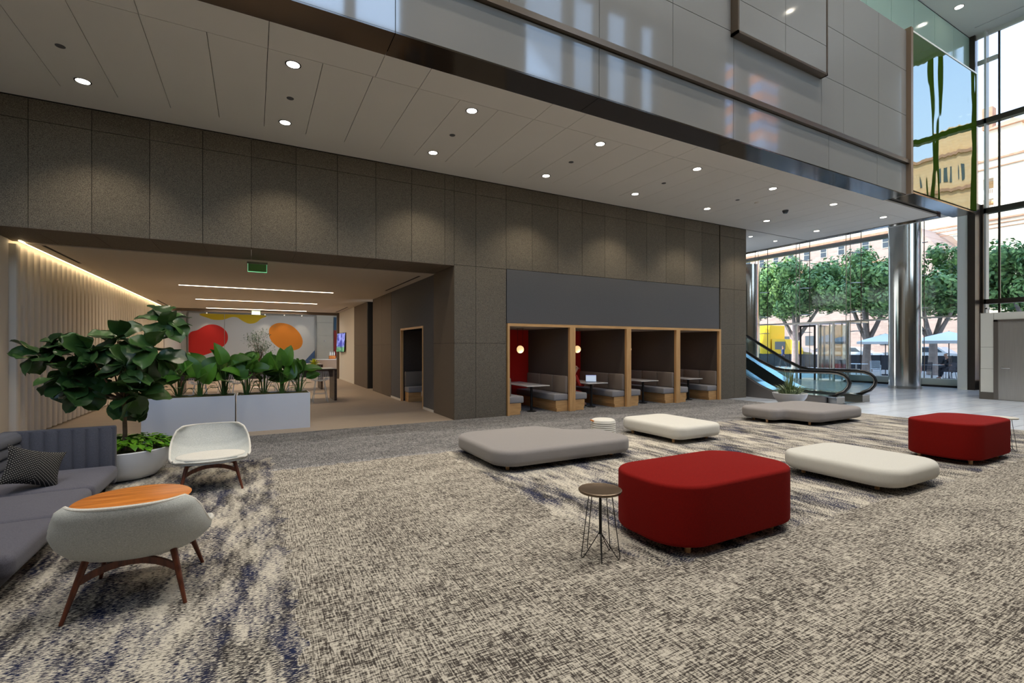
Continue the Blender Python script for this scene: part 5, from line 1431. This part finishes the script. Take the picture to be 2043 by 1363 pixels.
def parasol(label, loc, rz, s=1.35):
    t = thing('parasol', label, 'parasol', loc, rz, 'white parasols outside'); hz = 1.95
    cp_ = MB(); vs = [(0, 0, hz+.48)]
    for (a, b) in ((-1, -1), (0, -1.0), (1, -1), (1, 0), (1, 1), (0, 1), (-1, 1), (-1, 0)): vs.append((a*s, b*s, hz))
    for (a, b) in ((-1, -1), (0, -1.0), (1, -1), (1, 0), (1, 1), (0, 1), (-1, 1), (-1, 0)): vs.append((a*s, b*s, hz-.13))
    fs = [(0, 1+i, 1+(i+1) % 8) for i in range(8)]+[(1+i, 9+i, 9+(i+1) % 8, 1+(i+1) % 8) for i in range(8)]
    obj('canopy', cp_.add(vs, fs), mat('parasol_cloth', rgb(244, 246, 246), .8), t, False, world=False)
    obj('pole', MB().cyl((0, 0, 0), .022, hz+.5, 10), M['navy'], t, world=False)
    rb = MB()
    for k in range(8): a = k*PI/4; rb.tube([(0, 0, hz-.12), (math.cos(a)*s*.45, math.sin(a)*s*.45, hz+.22)], .008, 5)
    obj('ribs', rb, M['navy'], t, world=False); obj('base', MB().cyl((0, 0, 0), .25, .06, 24), M['navy'], t, world=False)
parasol('white square parasol outside, right one, over the seated person', (30.75, 10.55, 0), .2)
parasol('white square parasol outside, left one, half hidden by the big column', (32.4, 14.0, 0), .3, 1.2)
dkc = mat('dark_clothes', rgb(34, 38, 50), .9); dkh = mat('dark_hair', rgb(40, 30, 28), .8)
seated_person('person in black sitting at the cafe table under the right parasol', (31.55, 10.78, 0), math.radians(151), dkc, dkc, dkh, M['black'], .15, .42, .46, .46, long_hair=False)
seated_person('person in a white shirt sitting outside at the right edge of the big column', (29.45, 11.7, 0), math.radians(90), cw, M['navy'], dkh, M['black'], .1, .4, .46, .46, long_hair=False)
def standing_person(label, loc, rz, top, bottom):
    t = thing('person', label, 'person', loc, rz, None)
    B = {'hip': ((0, 0, .95), (.10, .14)), 'waist': ((0, 0, 1.12), (.085, .12)), 'chest': ((.02, 0, 1.33), (.10, .15)), 'neckb': ((.0, 0, 1.48), .06), 'neck': ((.01, 0, 1.54), .045), 'hb': ((.02, 0, 1.6), .062), 'head': ((.02, 0, 1.68), (.085, .075)), 'cr': ((.01, 0, 1.75), .05)}
    bn = [('hip', 'waist'), ('waist', 'chest'), ('chest', 'neckb'), ('neckb', 'neck'), ('neck', 'hb'), ('hb', 'head'), ('head', 'cr')]
    for s, n in ((-1, 'l'), (1, 'r')):
        B['sh'+n] = ((0, s*.17, 1.43), .05); B['el'+n] = ((.02-s*.06, s*.22, 1.14), .04); B['wr'+n] = ((.12-s*.08, s*.2, .90), .027); B['ha'+n] = ((.15-s*.09, s*.19, .82), (.02, .035))
        B['th'+n] = ((0, s*.09, .88), .085); B['kn'+n] = ((s*.12+.03, s*.09, .50), .056); B['an'+n] = ((s*.22-.04, s*.08, .09), .038); B['to'+n] = ((s*.22+.12, s*.08, .03), .03)
        bn += [('neckb', 'sh'+n), ('sh'+n, 'el'+n), ('el'+n, 'wr'+n), ('wr'+n, 'ha'+n), ('hip', 'th'+n), ('th'+n, 'kn'+n), ('kn'+n, 'an'+n), ('an'+n, 'to'+n)]
    figure('body', B, bn, M['skin'], t, 'hip')
    g = lambda k, e: (B[k][0], tuple(r+e for r in B[k][1]) if isinstance(B[k][1], tuple) else B[k][1]+e)
    figure('shirt', {k: g(k, .014) for k in ('hip', 'waist', 'chest', 'neckb', 'shl', 'ell', 'wrl', 'shr', 'elr', 'wrr')}, [('hip', 'waist'), ('waist', 'chest'), ('chest', 'neckb'), ('neckb', 'shl'), ('shl', 'ell'), ('ell', 'wrl'), ('neckb', 'shr'), ('shr', 'elr'), ('elr', 'wrr')], top, t, 'hip')
    figure('trousers', {k: g(k, .016) for k in ('hip', 'thl', 'knl', 'anl', 'thr', 'knr', 'anr')}, [('hip', 'thl'), ('thl', 'knl'), ('knl', 'anl'), ('hip', 'thr'), ('thr', 'knr'), ('knr', 'anr')], bottom, t, 'hip')
    figure('hair', {'a': ((.0, 0, 1.745), (.08, .075)), 'b': ((-.035, 0, 1.68), .07)}, [('a', 'b')], dkh, t, 'a')
    return t
standing_person('person in blue walking on the pavement outside, between the far column and the tree trunk', (36.9, 22.9, 0), math.radians(100), mat('blue_shirt', rgb(60, 80, 130), .9), M['navy'])
# brick building across the street
bb = thing('brick_building', 'long pale pink brick building across the street with small windows', 'building', (60, 34, 0))
obj('wall', MB().box(58, 66, 22.4, 60, -.1, 13.6).box(58, 66, 19.2, 22.4, -.1, 9.2).xprism([(22.4, 9.2), (22.4, 13.6), (19.2, 9.2)], 58, 66), M['brick'], bb, False)
obj('string_course', MB().box(57.85, 58, 22.4, 60, 10.55, 10.8).box(57.8, 58, 22.4, 60, 13.5, 13.75), M['rooftile'], bb, False)
for k in range(9):
    y_ = 24.6+1.9*k+(.5 if k > 1 else 0)
    w_ = obj('window', MB().box(57.93, 58.0, y_, y_+.75, 12.0, 13.2), M['cream'], bb, False)
    p_ = obj('pane', MB().box(57.90, 57.94, y_+.07, y_+.68, 12.07, 12.6).box(57.90, 57.94, y_+.07, y_+.68, 12.66, 13.13), M['shade'], w_, False)
for y_ in (24.6, 29.2, 32.3, 35.2, 38.4):
    w_ = obj('lower_window', MB().box(57.93, 58, y_, y_+.95, 1.9, 3.0), M['shade'], bb, False)
# cream stucco building
cbd = thing('stucco_building', 'bright cream building with balconies and tiled roof beyond the street trees', 'building', (66, 15, 0))
wl = MB()
# facade with two recessed balconies
wl.box(62, 62.5, -6, 17.95, -.1, 19.6).box(62, 62.5, 18.69, 19.15, -.1, 19.6).box(62, 62.5, 17.95, 18.69, -.1, 14.9).box(62, 62.5, 17.95, 18.69, 15.87, 16.38).box(62, 62.5, 17.95, 18.69, 17.84, 19.6)
wl.box(63.3, 73, -6, 18.9, -.1, 19.6).box(62.5, 63.3, -6, 17.7, -.1, 19.6)
obj('wall', wl, M['cream'], cbd, False)
obj('cornice', MB().box(61.85, 62, -6, 27, 19.5, 19.68).box(61.85, 62, -6, 27, 18.75, 18.85).box(61.8, 62, -6, 27, 13.75, 13.9).box(61.88, 62, -6, 27, 13.38, 13.46).box(61.9, 62, -6, 27, 13.0, 13.06), M['rooftile'], cbd, False)
obj('balcony_recess', MB().box(63.2, 63.3, 17.7, 18.95, 14.9, 15.87).box(63.2, 63.3, 17.7, 18.95, 16.38, 17.84), M['tan'], cbd, False)
for (z0, z1) in ((14.9, 15.25), (16.38, 16.85)):
    r_ = MB().box(62.02, 62.06, 17.95, 18.69, z1-.04, z1)
    for k in range(7): r_.box(62.02, 62.06, 17.98+.11*k, 18.02+.11*k, z0, z1)
    obj('balcony_railing', r_, M['pot_white'], cbd, False)
obj('terrace_block', MB().box(62.6, 66, 17.0, 19.1, 19.6, 20.6), M['cream'], cbd, False)
obj('penthouse', MB().box(64, 74, 16.6, 19.1, 19.6, 23.1).box(66.5, 74, 5, 16.6, 19.6, 21.2), M['cream'], cbd, False)
obj('roof', MB().add([(63.6, 16.2, 23.05), (63.6, 19.15, 23.05), (74.4, 19.15, 23.05), (74.4, 16.2, 23.05), (66, 17.7, 24.4), (72, 17.7, 24.4)], [(0, 1, 5, 4), (1, 2, 5), (2, 3, 4, 5), (3, 0, 4), (0, 3, 2, 1)]), M['rooftile'], cbd, False)
obj('arch_window', MB().tube([(66, 16.58, 21.4), (66, 16.58, 22.2)], .3, 12), M['shade'], cbd)
obj('chimney', MB().box(66, 67, 19.2, 20.0, 24.0, 26.2), M['rooftile'], cbd, False)
ob = thing('office_building', 'plain bright cream building rising behind the pink brick building', 'building', (71, 40, 0))
obj('wall', MB().box(67, 72, 19.5, 60, -.1, 21.0), M['cream'], ob, False)
obj('cornice', MB().box(66.8, 67, 19.5, 60, 17.6, 17.9).box(66.8, 67, 19.5, 60, 20.7, 21.2), M['rooftile'], ob, False)
# tan building seen only in the green mirrored panels, and the banded tower seen in the fascia
tb2 = thing('tan_building', 'tall tan brick building standing south of the lobby, seen in the green mirror', 'building', (85, -24, 0))
obj('wall', MB().box(80, 100, -48, 4, -.1, 27).box(82, 92, -18, -9, 27, 31), M['tan'], tb2, False)
cn = MB()
for z in (26.6, 22, 16, 10): cn.box(79.6, 80, -48, 4, z, z+.4)
obj('cornice', cn, M['rooftile'], tb2, False)
for k in range(12):
    for z in (5, 11.5, 17.5, 23.3): obj('window', MB().box(79.9, 80, -46+4.1*k, -44.6+4.1*k, z, z+2.0), M['shade'], tb2, False)
stb = thing('banded_tower', 'tower with orange and blue glass bands south of the lobby, seen in the glossy fascia', 'building', (66, -34, 0))
so1 = MB(); so2 = MB(); z = -.1; k = 0
while z < 52:
    (so1 if k % 2 else so2).box(60, 74, -40, -29, z, z+1.3); z += 1.3; k += 1
obj('orange_band', so1, mat('tower_orange', rgb(250, 160, 124), .8), stb, False); obj('blue_band', so2, mat('tower_blue', rgb(150, 180, 236), .5), stb, False)
# ================================================================== CAMERA
cam = bpy.data.cameras.new('camera'); co = bpy.data.objects.new('camera', cam); C.objects.link(co)
co.location = (0, 0, H); co.rotation_euler = (PI/2, 0, -math.radians(28.503))
cam.sensor_width = 36; cam.lens = 36*949.3/2043; cam.shift_y = (694.0-681.5)/2043; cam.clip_start = .05; cam.clip_end = 500
sc.camera = co
sc.view_settings.view_transform = 'Standard'; sc.view_settings.look = 'None'; sc.view_settings.gamma = 1; sc.view_settings.exposure = EXPO
sc.view_settings.use_curve_mapping = False
cy = sc.cycles; cy.use_adaptive_sampling = True; cy.adaptive_threshold = .04; cy.max_bounces = 6; cy.diffuse_bounces = 4; cy.glossy_bounces = 4; cy.transparent_max_bounces = 16; cy.transmission_bounces = 4
cy.sample_clamp_indirect = 4; cy.caustics_reflective = False; cy.caustics_refractive = False; cy.use_denoising = True
